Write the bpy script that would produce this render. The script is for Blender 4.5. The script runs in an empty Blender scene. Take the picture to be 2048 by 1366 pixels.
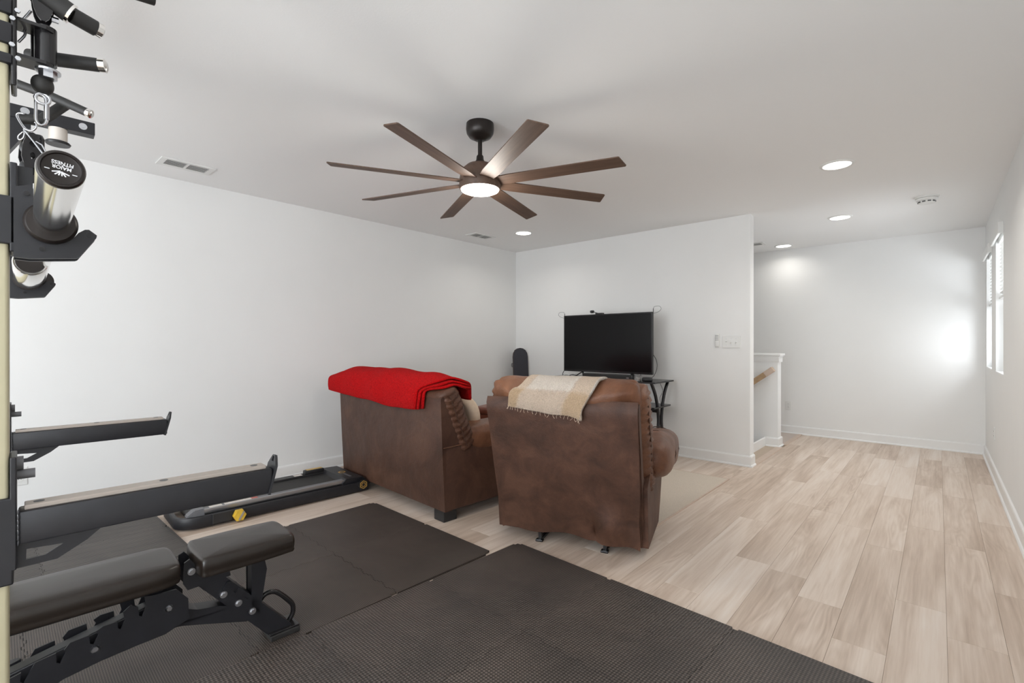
import bpy, bmesh, math, random
from mathutils import Vector, Matrix
random.seed(7)
R = math.radians
sc = bpy.context.scene
COL = sc.collection

# ------------------------------------------------------------------ camera
F_PX, CX, CY, HC, YAW, H = 964.0, 1024.0, 687.0, 1.19, R(41.5), 2.44
cam_d = bpy.data.cameras.new('camera')
cam_d.sensor_width = 36.0
cam_d.lens = 36.0 * F_PX / 2048.0
cam_d.shift_y = (CY - 683.0) / 2048.0
cam_d.clip_start = 0.05
cam = bpy.data.objects.new('camera', cam_d)
cam.location = (0, 0, HC)
cam.rotation_euler = (R(90), 0, YAW)
COL.objects.link(cam)
sc.camera = cam

# ------------------------------------------------------------------ world, daylight, exposure
sc.view_settings.view_transform = 'Standard'
sc.view_settings.look = 'None'
sc.view_settings.exposure = 0.12
sc.view_settings.gamma = 1.0
sc.view_settings.use_curve_mapping = False
w = bpy.data.worlds.new('sky'); sc.world = w; w.use_nodes = True
bg = w.node_tree.nodes['Background']
bg.inputs[0].default_value = (0.86, 0.93, 1.0, 1)
bg.inputs[1].default_value = 2.2


def area(name, loc, rot, sx, sy, power, col):
    l = bpy.data.lights.new(name, 'AREA'); l.shape = 'RECTANGLE'
    l.size, l.size_y, l.energy, l.color = sx, sy, power, col
    o = bpy.data.objects.new(name, l); o.location = loc; o.rotation_euler = rot
    COL.objects.link(o); return o


DAY = (0.92, 0.962, 1.0)
# daylight through the two windows of the right wall; the nearer third and the wide rear one are unseen, added to light the room
area('daylight_and_fill', (1.25, 5.6, 1.6), (0, R(90), 0), 1.5, 1.2, 46, DAY)
area('daylight_and_fill', (1.25, 6.74, 1.6), (0, R(90), 0), 1.5, 1.2, 12, DAY)
area('daylight_and_fill', (0.62, -1.25, 1.4), (0, R(108), 0), 1.5, 1.5, 14, DAY)  # added fill through an unseen window
area('daylight_and_fill', (-1.35, -2.62, 1.2), (R(116), 0, 0), 3.1, 1.9, 130, DAY)  # added fill from the unseen rear, tilted up to brighten the ceiling

# ------------------------------------------------------------------ pixel -> ray (used to trace outlines on real planes)
FW = Vector((-math.sin(YAW), math.cos(YAW), 0)); RT = Vector((math.cos(YAW), math.sin(YAW), 0)); EYE = Vector((0, 0, HC))


def ray(px, py):
    return FW + RT * ((px - CX) / F_PX) - Vector((0, 0, 1)) * ((py - CY) / F_PX)


def on(px, py, axis, val, M=None):
    """point seen at a pixel of the photograph on the plane axis=val of a thing's own frame M"""
    o, d = EYE.copy(), ray(px, py)
    if M is not None:
        Mi = M.inverted(); o = Mi @ o; d = Mi.to_3x3() @ d
    return o + d * ((val - o[axis]) / d[axis])


def dep(px, py, z, M=None):
    p = EYE + ray(px, py) * z
    return M.inverted() @ p if M is not None else p


def frame(x, y, z=0, rz=0):
    return Matrix.Translation((x, y, z)) @ Matrix.Rotation(rz, 4, 'Z')


# ------------------------------------------------------------------ materials
def mk(name):
    m = bpy.data.materials.new(name); m.use_nodes = True
    nt = m.node_tree
    return m, nt, nt.nodes['Principled BSDF']


def coords(nt, scale=(1, 1, 1), kind='Object', rand=False):
    tc = nt.nodes.new('ShaderNodeTexCoord'); mp = nt.nodes.new('ShaderNodeMapping')
    mp.inputs['Scale'].default_value = scale
    nt.links.new(tc.outputs[kind], mp.inputs['Vector'])
    if rand:
        oi = nt.nodes.new('ShaderNodeObjectInfo'); ml = nt.nodes.new('ShaderNodeVectorMath'); ml.operation = 'SCALE'
        ml.inputs[0].default_value = (37.0, 91.0, 53.0)
        nt.links.new(oi.outputs['Random'], ml.inputs['Scale']); nt.links.new(ml.outputs[0], mp.inputs['Location'])
    return mp.outputs[0]


def noise(nt, vec, scale, detail=4, rough=0.55, dist=0.0):
    n = nt.nodes.new('ShaderNodeTexNoise')
    n.inputs['Scale'].default_value = scale; n.inputs['Detail'].default_value = detail
    n.inputs['Roughness'].default_value = rough; n.inputs['Distortion'].default_value = dist
    nt.links.new(vec, n.inputs['Vector']); return n.outputs['Fac']


def ramp(nt, fac, stops):
    r = nt.nodes.new('ShaderNodeValToRGB'); el = r.color_ramp.elements
    while len(el) < len(stops): el.new(0.5)
    for e, (p, c) in zip(el, stops): e.position = p; e.color = (*c, 1)
    nt.links.new(fac, r.inputs[0]); return r.outputs[0]


def bump(nt, b, h, strength, dist=0.01):
    n = nt.nodes.new('ShaderNodeBump'); n.inputs['Strength'].default_value = strength; n.inputs['Distance'].default_value = dist
    nt.links.new(h, n.inputs['Height']); nt.links.new(n.outputs[0], b.inputs['Normal'])


def plain(name, c, rough=0.5, metal=0.0, var=0.0, vs=6.0, bs=0.0, bsc=80.0, spec=0.5, sheen=0.0, coat=0.0, bd=0.004):
    m, nt, b = mk(name)
    b.inputs['Base Color'].default_value = (*c, 1); b.inputs['Roughness'].default_value = rough
    b.inputs['Metallic'].default_value = metal; b.inputs['Specular IOR Level'].default_value = spec
    b.inputs['Sheen Weight'].default_value = sheen; b.inputs['Coat Weight'].default_value = coat
    v = coords(nt)
    if var:
        lo = tuple(x * (1 - var) for x in c); hi = tuple(min(1, x * (1 + var)) for x in c)
        nt.links.new(ramp(nt, noise(nt, v, vs, 5), [(0.3, lo), (0.7, hi)]), b.inputs['Base Color'])
    if bs:
        bump(nt, b, noise(nt, v, bsc, 3), bs, bd)
    return m


def emit(name, c, s):
    m, nt, b = mk(name)
    b.inputs['Base Color'].default_value = (0.9, 0.9, 0.88, 1)
    b.inputs['Emission Color'].default_value = (*c, 1); b.inputs['Emission Strength'].default_value = s
    return m


M = {}
M['wall'] = plain('wall_paint', (0.86, 0.86, 0.85), 0.85, var=0.012, vs=2, bs=0.05, bsc=160, spec=0.2)
M['ceil'] = plain('ceiling_paint', (0.91, 0.91, 0.905), 0.95, bs=0.08, bsc=120, spec=0.1)
M['trim'] = plain('white_trim', (0.86, 0.86, 0.85), 0.35, var=0.01)
M['plastic_w'] = plain('white_plastic', (0.80, 0.80, 0.78), 0.35)
M['black'] = plain('black_powder_coat', (0.013, 0.013, 0.016), 0.42, var=0.15, vs=20, bs=0.05, bsc=500, bd=0.001)
M['black_sh'] = plain('black_gloss_steel', (0.015, 0.014, 0.015), 0.22)
M['black_pl'] = plain('black_plastic', (0.02, 0.02, 0.021), 0.4)
M['rubber'] = plain('black_rubber', (0.02, 0.019, 0.018), 0.6, bs=0.1, bsc=300, bd=0.001)
M['grey_pl'] = plain('grey_plastic', (0.16, 0.16, 0.17), 0.4)
M['chrome'] = plain('chrome', (0.82, 0.80, 0.77), 0.13, 1.0)
M['wire'] = plain('steel_wire', (0.50, 0.50, 0.52), 0.22, 1.0)
M['zinc'] = plain('zinc_bolt', (0.62, 0.63, 0.66), 0.28, 1.0)
M['alu'] = plain('brushed_aluminium', (0.52, 0.53, 0.56), 0.3, 1.0)
M['gold'] = plain('gold_paint', (0.75, 0.48, 0.13), 0.35, 0.7)
M['yellow'] = plain('yellow_knob', (0.72, 0.47, 0.05), 0.45, var=0.1, vs=60)
M['tan_steel'] = plain('tan_painted_steel', (0.52, 0.475, 0.32), 0.45, var=0.03, vs=8, bs=0.03, bsc=400, bd=0.001)
M['uhmw'] = plain('tan_liner', (0.36, 0.31, 0.27), 0.45)
M['cream'] = plain('cream_rubber', (0.70, 0.64, 0.58), 0.5)
M['bronze'] = plain('dark_bronze', (0.022, 0.017, 0.015), 0.35, 0.4)
M['screen'] = plain('tv_screen', (0.006, 0.006, 0.0065), 0.16, spec=0.22)
M['grille'] = plain('vent_dark', (0.12, 0.12, 0.12), 0.8)
M['duct'] = plain('vent_back', (0.30, 0.30, 0.30), 0.8)
M['carpet'] = plain('pale_carpet', (0.62, 0.54, 0.49), 0.95, var=0.12, vs=250, bs=0.5, bsc=600, spec=0.1)
M['rug'] = plain('beige_rug', (0.66, 0.58, 0.49), 0.95, var=0.10, vs=180, bs=0.5, bsc=500, spec=0.1)
M['cushion'] = plain('beige_fabric', (0.72, 0.58, 0.44), 0.9, var=0.04, vs=60, bs=0.3, bsc=500, spec=0.1)
M['pad'] = plain('black_vinyl', (0.016, 0.011, 0.008), 0.30, var=0.1, vs=8, bs=0.12, bsc=260, bd=0.001)
M['rail_wood'] = plain('oak_rail', (0.46, 0.31, 0.18), 0.4, var=0.15, vs=25)
M['nosing'] = plain('nosing_vinyl', (0.60, 0.47, 0.38), 0.45, var=0.06, vs=20)
M['landing'] = plain('tan_landing', (0.50, 0.40, 0.31), 0.6, var=0.06, vs=30)
M['orange'] = plain('orange_strap', (0.55, 0.12, 0.04), 0.5)
M['label_w'] = plain('paper_label', (0.75, 0.70, 0.65), 0.6, var=0.12, vs=120)
M['label_r'] = plain('red_label', (0.55, 0.16, 0.13), 0.6)
M['lettering'] = plain('white_print', (0.8, 0.8, 0.82), 0.5)
M['grip_tape'] = plain('grip_tape', (0.045, 0.045, 0.055), 0.8, bs=0.4, bsc=900, bd=0.001)
M['maple'] = plain('skateboard_wood', (0.09, 0.05, 0.035), 0.5)
M['redbrown'] = plain('red_brown_leather', (0.19, 0.055, 0.03), 0.4, var=0.12, vs=12)
M['glow_fan'] = emit('fan_diffuser', (1.0, 0.93, 0.82), 9.0)
M['glow_can'] = emit('downlight_diffuser', (1.0, 0.98, 0.93), 6.0)


def leather(name, dark, mid, lite, rough=0.45, ws=3.0, gs=180.0, wr=0.35):
    m, nt, b = mk(name)
    v = coords(nt)
    a = noise(nt, v, ws, 6, 0.65, 0.6)
    nt.links.new(ramp(nt, a, [(0.32, dark), (0.52, mid), (0.72, lite)]), b.inputs['Base Color'])
    r = nt.nodes.new('ShaderNodeMapRange'); r.inputs['To Min'].default_value = rough + 0.1; r.inputs['To Max'].default_value = rough - 0.08
    nt.links.new(noise(nt, v, 5, 4), r.inputs['Value']); nt.links.new(r.outputs[0], b.inputs['Roughness'])
    ad = nt.nodes.new('ShaderNodeMath'); ad.operation = 'MULTIPLY_ADD'; ad.inputs[1].default_value = 3.0
    nt.links.new(noise(nt, v, 14, 4), ad.inputs[0]); nt.links.new(noise(nt, v, gs, 2), ad.inputs[2])
    b.inputs['Specular IOR Level'].default_value = 0.35
    bump(nt, b, ad.outputs[0], wr, 0.004)
    return m


M['leather'] = leather('brown_leather', (0.045, 0.021, 0.014), (0.078, 0.037, 0.024), (0.12, 0.059, 0.037), 0.45)
M['leather_lt'] = leather('brown_leather_paler', (0.095, 0.038, 0.020), (0.17, 0.072, 0.038), (0.27, 0.122, 0.064), 0.40, wr=0.5)  # paler tone of the same brown leather
M['leather_md'] = leather('brown_leather_wrinkled', (0.07, 0.030, 0.018), (0.115, 0.052, 0.031), (0.18, 0.085, 0.05), 0.42, wr=0.5)
M['suede'] = leather('brown_suede_leather', (0.050, 0.023, 0.014), (0.080, 0.036, 0.022), (0.118, 0.056, 0.034), 0.55, 7.0)


def wood_floor():
    m, nt, b = mk('vinyl_plank')
    def mad(a, k, c):
        n = nt.nodes.new('ShaderNodeMath'); n.operation = 'MULTIPLY_ADD'; n.inputs[1].default_value = k
        nt.links.new(a, n.inputs[0])
        if isinstance(c, (int, float)): n.inputs[2].default_value = c
        else: nt.links.new(c, n.inputs[2])
        return n.outputs[0]
    broad = noise(nt, coords(nt, (11.0, 1.0, 1.0), rand=True), 1.0, 3, 0.5, 0.6)
    streak = noise(nt, coords(nt, (45.0, 1.6, 1.0), rand=True), 1.6, 5, 0.6, 0.3)
    # cathedral grain: contour bands of a stretched noise
    cat = noise(nt, coords(nt, (8.0, 0.85, 1.0), rand=True), 1.0, 2, 0.45, 0.2)
    sn = nt.nodes.new('ShaderNodeMath'); sn.operation = 'SINE'; nt.links.new(mad(cat, 95.0, 0.0), sn.inputs[0])
    msk = nt.nodes.new('ShaderNodeMapRange'); msk.inputs['From Min'].default_value = 0.50; msk.inputs['From Max'].default_value = 0.68
    nt.links.new(noise(nt, coords(nt, (5.0, 0.7, 1.0), rand=True), 1.1, 2, 0.5), msk.inputs['Value'])
    gr = nt.nodes.new('ShaderNodeMath'); gr.operation = 'MULTIPLY'; nt.links.new(sn.outputs[0], gr.inputs[0]); nt.links.new(msk.outputs[0], gr.inputs[1])
    t = mad(streak, 0.45, mad(broad, 0.75, -0.09))
    t = mad(gr.outputs[0], 0.06, t)
    oi = nt.nodes.new('ShaderNodeObjectInfo')
    t = mad(oi.outputs['Random'], 0.28, mad(t, 1.0, -0.15))
    c = ramp(nt, t, [(0.22, (0.470, 0.358, 0.275)), (0.42, (0.612, 0.492, 0.400)), (0.60, (0.728, 0.614, 0.522)), (0.80, (0.80, 0.708, 0.63))])
    nt.links.new(c, b.inputs['Base Color'])
    b.inputs['Roughness'].default_value = 0.42; b.inputs['Specular IOR Level'].default_value = 0.4
    bump(nt, b, streak, 0.08, 0.002)
    return m


M['plank'] = wood_floor()
M['subfloor'] = plain('plank_joint', (0.36, 0.28, 0.21), 0.8)


def foam(name, pitch, c0, c1, strength, rot=0.0, sx=1.0, sy=1.0):
    m, nt, b = mk(name)
    tc = nt.nodes.new('ShaderNodeTexCoord'); mp = nt.nodes.new('ShaderNodeMapping')
    k = 2 * math.pi / pitch
    mp.inputs['Rotation'].default_value = (0, 0, rot); mp.inputs['Scale'].default_value = (k * sx, k * sy, 1)
    nt.links.new(tc.outputs['Object'], mp.inputs['Vector'])
    sp = nt.nodes.new('ShaderNodeSeparateXYZ'); nt.links.new(mp.outputs[0], sp.inputs[0])
    def mth(op, a, c=None, v=None):
        n = nt.nodes.new('ShaderNodeMath'); n.operation = op; nt.links.new(a, n.inputs[0])
        if c is not None: nt.links.new(c, n.inputs[1])
        if v is not None: n.inputs[1].default_value = v
        return n.outputs[0]
    s = mth('ADD', mth('SINE', sp.outputs[0]), mth('SINE', sp.outputs[1]))
    h = nt.nodes.new('ShaderNodeMapRange'); h.inputs['From Min'].default_value = -1.0; h.inputs['From Max'].default_value = 1.2
    nt.links.new(s, h.inputs['Value'])
    v = coords(nt)
    big = noise(nt, v, 2.2, 5, 0.6, 0.4)
    base = ramp(nt, big, [(0.3, c0), (0.7, c1)])
    dark = nt.nodes.new('ShaderNodeMix'); dark.data_type = 'RGBA'; dark.blend_type = 'MULTIPLY'
    g = ramp(nt, h.outputs[0], [(0.0, (0.36, 0.36, 0.36)), (0.45, (0.7, 0.7, 0.7)), (1.0, (1.7, 1.7, 1.7))])  # hollows darkened, raised dots lightened: relief shading painted into the colour
    dark.inputs['Factor'].default_value = 1.0
    nt.links.new(base, dark.inputs[6]); nt.links.new(g, dark.inputs[7])
    nt.links.new(dark.outputs[2], b.inputs['Base Color'])
    rr = nt.nodes.new('ShaderNodeMapRange'); rr.inputs['To Min'].default_value = 0.58; rr.inputs['To Max'].default_value = 0.42
    nt.links.new(big, rr.inputs['Value']); nt.links.new(rr.outputs[0], b.inputs['Roughness'])
    bump(nt, b, h.outputs[0], strength, 0.0012)
    return m


M['foam_c'] = foam('foam_coarse', 0.0122, (0.048, 0.040, 0.036), (0.100, 0.080, 0.068), 1.0)
M['foam_f'] = foam('foam_fine', 0.0075, (0.050, 0.040, 0.034), (0.080, 0.062, 0.052), 0.5)
M['foam_r'] = foam('foam_ribbed', 0.0145, (0.050, 0.043, 0.038), (0.085, 0.072, 0.062), 0.9, R(38), 1.0, 0.02)


def cloth(name, c0, c1, scale=90.0):
    m, nt, b = mk(name)
    v = coords(nt)
    nt.links.new(ramp(nt, noise(nt, v, scale, 4, 0.7), [(0.3, c0), (0.7, c1)]), b.inputs['Base Color'])
    b.inputs['Roughness'].default_value = 1.0; b.inputs['Specular IOR Level'].default_value = 0.05
    b.inputs['Sheen Weight'].default_value = 0.03
    bump(nt, b, noise(nt, v, scale * 1.6, 3), 1.0, 0.012)
    return m


M['red'] = cloth('red_plush', (0.36, 0.001, 0.002), (0.72, 0.006, 0.008), 110)


def plaid():
    m, nt, b = mk('cream_tan_plaid')
    tc = nt.nodes.new('ShaderNodeTexCoord'); sp = nt.nodes.new('ShaderNodeSeparateXYZ')
    v = coords(nt)
    wob = noise(nt, v, 60, 3)
    nt.links.new(tc.outputs['UV'], sp.inputs[0])
    def mth(op, a, c=None, k=None, k2=None):
        n = nt.nodes.new('ShaderNodeMath'); n.operation = op; nt.links.new(a, n.inputs[0])
        if c is not None: nt.links.new(c, n.inputs[1])
        if k is not None: n.inputs[1].default_value = k
        if k2 is not None: n.inputs[2].default_value = k2
        return n.outputs[0]
    def band(o, stops):
        w = mth('MULTIPLY_ADD', wob, None, 0.05, -0.025)
        a = mth('ADD', o, w)
        r = nt.nodes.new('ShaderNodeValToRGB'); r.color_ramp.interpolation = 'LINEAR'
        el = r.color_ramp.elements
        while len(el) < len(stops): el.new(0.5)
        for e, (p, c) in zip(el, stops): e.position = p; e.color = (c, c, c, 1)
        nt.links.new(a, r.inputs[0]); return r.outputs[0]
    bu = band(sp.outputs[0], [(0.0, 1), (0.20, 1), (0.24, .15), (0.62, .15), (0.65, 0), (0.69, .9), (0.97, .9), (1.0, 0)])
    bv = band(sp.outputs[1], [(0.0, .6), (0.36, .6), (0.40, 0), (0.74, 0), (0.78, .6), (1.0, .6)])
    s = mth('ADD', bu, bv)
    s2 = mth('MULTIPLY', s, None, 0.5)
    c = ramp(nt, s2, [(0.0, (0.80, 0.73, 0.65)), (0.25, (0.66, 0.53, 0.43)), (0.5, (0.70, 0.55, 0.42)), (1.0, (0.52, 0.33, 0.16))])
    mx = nt.nodes.new('ShaderNodeMix'); mx.data_type = 'RGBA'; mx.blend_type = 'MULTIPLY'; mx.inputs['Factor'].default_value = 1.0
    nt.links.new(c, mx.inputs[6])
    nt.links.new(ramp(nt, noise(nt, v, 160, 3), [(0.3, (0.78, 0.76, 0.74)), (0.65, (1, 1, 1))]), mx.inputs[7])
    nt.links.new(mx.outputs[2], b.inputs['Base Color'])
    b.inputs['Roughness'].default_value = 1.0; b.inputs['Specular IOR Level'].default_value = 0.05; b.inputs['Sheen Weight'].default_value = 0.2
    bump(nt, b, noise(nt, v, 180, 3), 1.0, 0.012)
    return m


M['plaid'] = plaid()


def fan_wood():
    m, nt, b = mk('walnut_blade')
    v = coords(nt, (2.0, 40.0, 8.0))
    nt.links.new(ramp(nt, noise(nt, v, 1.5, 5, 0.6, 0.3), [(0.3, (0.070, 0.040, 0.027)), (0.7, (0.135, 0.080, 0.054))]), b.inputs['Base Color'])
    b.inputs['Roughness'].default_value = 0.55
    return m


M['blade'] = fan_wood()


def glass():
    m = bpy.data.materials.new('window_glass'); m.use_nodes = True; nt = m.node_tree; nt.nodes.clear()
    out = nt.nodes.new('ShaderNodeOutputMaterial'); mix = nt.nodes.new('ShaderNodeMixShader')
    t = nt.nodes.new('ShaderNodeBsdfTransparent'); g = nt.nodes.new('ShaderNodeBsdfGlossy'); g.inputs['Roughness'].default_value = 0.02
    mix.inputs[0].default_value = 0.06
    nt.links.new(t.outputs[0], mix.inputs[1]); nt.links.new(g.outputs[0], mix.inputs[2]); nt.links.new(mix.outputs[0], out.inputs[0])
    return m


M['glass'] = glass()
m_, nt_, b_ = mk('clear_jar'); b_.inputs['Transmission Weight'].default_value = 0.9; b_.inputs['Roughness'].default_value = 0.05
M['jar'] = m_

# ------------------------------------------------------------------ mesh helpers
def nb():
    return bmesh.new()


def fin(name, bm, mat, parent=None, smooth=0, label=None):
    bmesh.ops.recalc_face_normals(bm, faces=bm.faces)
    me = bpy.data.meshes.new(name); bm.to_mesh(me); bm.free()
    if mat is not None:
        me.materials.append(M[mat] if isinstance(mat, str) else mat)
    if smooth:
        me.polygons.foreach_set('use_smooth', [True] * len(me.polygons))
        if smooth < 180:
            try: me.set_sharp_from_angle(angle=R(smooth))
            except Exception: pass
    o = bpy.data.objects.new(name, me); COL.objects.link(o)
    if parent is not None: o.parent = parent
    if label: o['label'] = label
    return o


def thing(name, label, cat, Mx=None, group=None):
    o = bpy.data.objects.new(name, None); COL.objects.link(o); o.empty_display_size = 0.05
    if Mx is not None: o.matrix_world = Mx
    o['label'] = label; o['category'] = cat
    if group: o['group'] = group
    return o


def tag(o, label, cat, group=None):
    o['label'] = label; o['category'] = cat
    if group: o['group'] = group
    return o


def struct(name, bm, mat, parent=None, smooth=0):
    o = fin(name, bm, mat, parent, smooth)
    if parent is None: o['kind'] = 'structure'
    return o


def copy_tree(o, parent=None):
    c = o.copy(); COL.objects.link(c); c.parent = parent
    for ch in list(o.children): copy_tree(ch, c)
    return c


def box(bm, lo, hi, bev=0.0, Mx=None, seg=2):
    c = [(a + b) / 2 for a, b in zip(lo, hi)]; s = [abs(b - a) for a, b in zip(lo, hi)]
    T = Matrix.Translation(c) @ Matrix.Diagonal((*s, 1))
    g = bmesh.ops.create_cube(bm, size=1.0, matrix=T)
    vs = g['verts']
    if bev > 0:
        es = list({e for v in vs for e in v.link_edges})
        r = bmesh.ops.bevel(bm, geom=es, offset=min(bev, min(s) * 0.49), segments=seg, profile=0.5, affect='EDGES')
        vs = list({v for f in r['faces'] for v in f.verts} | {v for v in vs if v.is_valid})
    if Mx is not None: bmesh.ops.transform(bm, matrix=Mx, verts=vs)
    return vs


def obox(bm, p0, p1, wd, ht, bev=0.0, up=(0, 0, 1)):
    """a bar of section wd x ht from p0 to p1"""
    p0, p1 = Vector(p0), Vector(p1); d = p1 - p0; L = d.length; d.normalize()
    u = Vector(up); x = d.cross(u); x = x.normalized() if x.length > 1e-6 else Vector((1, 0, 0)); z = x.cross(d)
    Mx = Matrix((x, d, z)).transposed().to_4x4(); Mx.translation = (p0 + p1) / 2
    box(bm, (-wd / 2, -L / 2, -ht / 2), (wd / 2, L / 2, ht / 2), bev, Mx)


def tube(bm, pts, r, n=10, closed=False, cap=True, sy=1.0):
    pts = [Vector(p) for p in pts]; m = len(pts)
    rs = r if isinstance(r, (list, tuple)) else [r] * m
    rings = []; prev = None
    for i, p in enumerate(pts):
        if closed: t = (pts[(i + 1) % m] - pts[i - 1])
        else: t = pts[min(i + 1, m - 1)] - pts[max(i - 1, 0)]
        t.normalize()
        if prev is None:
            a = Vector((0, 0, 1)) if abs(t.z) < 0.9 else Vector((1, 0, 0))
            u = t.cross(a).normalized()
        else:
            u = (prev - t * prev.dot(t)).normalized()
        prev = u; v = t.cross(u)
        rings.append([bm.verts.new(p + (u * math.cos(2 * math.pi * k / n) + v * math.sin(2 * math.pi * k / n) * sy) * rs[i]) for k in range(n)])
    for i in range(m if closed else m - 1):
        a, b = rings[i], rings[(i + 1) % m]
        for k in range(n): bm.faces.new((a[k], a[(k + 1) % n], b[(k + 1) % n], b[k]))
    if cap and not closed:
        bm.faces.new(rings[0][::-1]); bm.faces.new(rings[-1])


def cyl(bm, p0, p1, r, r1=None, n=20):
    tube(bm, [p0, p1], [r, r if r1 is None else r1], n)


def smooth_pts(pts, k=6, closed=False):
    P = [Vector(p) for p in pts]; n = len(P); out = []
    for i in range(n if closed else n - 1):
        g = (lambda j: P[j % n]) if closed else (lambda j: P[max(0, min(n - 1, j))])
        a, b, c, d = g(i - 1), g(i), g(i + 1), g(i + 2)
        for s in range(k):
            t = s / k
            out.append(0.5 * ((2 * b) + (c - a) * t + (2 * a - 5 * b + 4 * c - d) * t * t + (3 * b - a - 3 * c + d) * t ** 3))
    if not closed: out.append(P[-1])
    return out


def lathe(bm, prof, Mx=None, n=32):
    rings = []
    for r, z in prof:
        if r < 1e-6: rings.append([bm.verts.new((0, 0, z))])
        else: rings.append([bm.verts.new((r * math.cos(2 * math.pi * k / n), r * math.sin(2 * math.pi * k / n), z)) for k in range(n)])
    vs = [v for q in rings for v in q]
    for a, b in zip(rings, rings[1:]):
        for k in range(n):
            k2 = (k + 1) % n
            if len(a) == 1 and len(b) == 1: continue
            if len(a) == 1: bm.faces.new((a[0], b[k], b[k2]))
            elif len(b) == 1: bm.faces.new((a[k], a[k2], b[0]))
            else: bm.faces.new((a[k], a[k2], b[k2], b[k]))
    if Mx is not None: bmesh.ops.transform(bm, matrix=Mx, verts=vs)


def plate(bm, outer, holes, t0, t1, Mx):
    """polygon (u,v) with holes, extruded along w from t0 to t1; Mx maps (u,v,w)"""
    tmp = bmesh.new(); edges = []
    for loop in [outer] + list(holes):
        vs = [tmp.verts.new((p[0], p[1], t0)) for p in loop]
        for a, b in zip(vs, vs[1:] + vs[:1]): edges.append(tmp.edges.new((a, b)))
    if holes: bmesh.ops.triangle_fill(tmp, use_beauty=True, use_dissolve=True, edges=edges)
    else: tmp.faces.new(tmp.verts)
    r = bmesh.ops.extrude_face_region(tmp, geom=tmp.faces[:])
    bmesh.ops.translate(tmp, vec=(0, 0, t1 - t0), verts=[g for g in r['geom'] if isinstance(g, bmesh.types.BMVert)])
    bmesh.ops.transform(tmp, matrix=Mx, verts=tmp.verts)
    mp = {v: bm.verts.new(v.co) for v in tmp.verts}
    for f in tmp.faces:
        try: bm.faces.new([mp[v] for v in f.verts])
        except ValueError: pass
    tmp.free()


YZ = Matrix(((0, 0, 1, 0), (1, 0, 0, 0), (0, 1, 0, 0), (0, 0, 0, 1)))      # (u,v,w) -> (x=w, y=u, z=v)
XZ = Matrix(((1, 0, 0, 0), (0, 0, 1, 0), (0, 1, 0, 0), (0, 0, 0, 1)))      # (u,v,w) -> (x=u, y=w, z=v)
ID = Matrix.Identity(4)


def traced(pts, axis_x, Mx):
    """(y,z) of pixels on the plane x=axis_x of frame Mx"""
    out = []
    for p in pts:
        q = on(p[0], p[1], 0, axis_x, Mx); out.append((q.y, q.z))
    return out


def sheet(bm, P, thick=0.0, uv=True):
    """grid P[i][j] of points as a (thick) sheet with uv = (i,j) fractions"""
    ni, nj = len(P), len(P[0])
    uvl = bm.loops.layers.uv.verify() if uv else None
    def nrm(i, j):
        a = P[min(i + 1, ni - 1)][j] - P[max(i - 1, 0)][j]; b = P[i][min(j + 1, nj - 1)] - P[i][max(j - 1, 0)]
        n = a.cross(b); return n.normalized() if n.length > 1e-9 else Vector((0, 0, 1))
    A = [[bm.verts.new(P[i][j]) for j in range(nj)] for i in range(ni)]
    layers = [A]
    if thick:
        B = [[bm.verts.new(P[i][j] - nrm(i, j) * thick) for j in range(nj)] for i in range(ni)]
        layers.append(B)
    def face(vs, ij):
        f = bm.faces.new(vs)
        if uv:
            for l, (i, j) in zip(f.loops, ij): l[uvl].uv = (i / (ni - 1), j / (nj - 1))
    for q, L in enumerate(layers):
        for i in range(ni - 1):
            for j in range(nj - 1):
                ij = [(i, j), (i + 1, j), (i + 1, j + 1), (i, j + 1)]
                if q: ij = ij[::-1]
                face([L[a][b] for a, b in ij], ij)
    if thick:
        rim = [(i, 0) for i in range(ni)] + [(ni - 1, j) for j in range(1, nj)] + [(i, nj - 1) for i in range(ni - 2, -1, -1)] + [(0, j) for j in range(nj - 2, 0, -1)]
        # a rounded rim: an extra loop halfway, pushed outwards
        cen = sum((P[i][j] for i, j in rim), Vector()) / len(rim)
        mid = {}
        for k, (i, j) in enumerate(rim):
            a, b = A[i][j].co, layers[1][i][j].co
            ii = 1 if i == 0 else (ni - 2 if i == ni - 1 else i); jj = 1 if j == 0 else (nj - 2 if j == nj - 1 else j)
            out = P[i][j] - P[ii][jj]
            out = out.normalized() if out.length > 1e-9 else Vector((0, 0, 0))
            mid[k] = bm.verts.new((a + b) / 2 + out * thick * 0.45)
        for k in range(len(rim)):
            k2 = (k + 1) % len(rim)
            (i, j), (i2, j2) = rim[k], rim[k2]
            face([A[i2][j2], A[i][j], mid[k], mid[k2]], [(i2, j2), (i, j), (i, j), (i2, j2)])
            face([mid[k2], mid[k], layers[1][i][j], layers[1][i2][j2]], [(i2, j2), (i, j), (i, j), (i2, j2)])


from mathutils import noise as mn


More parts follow.
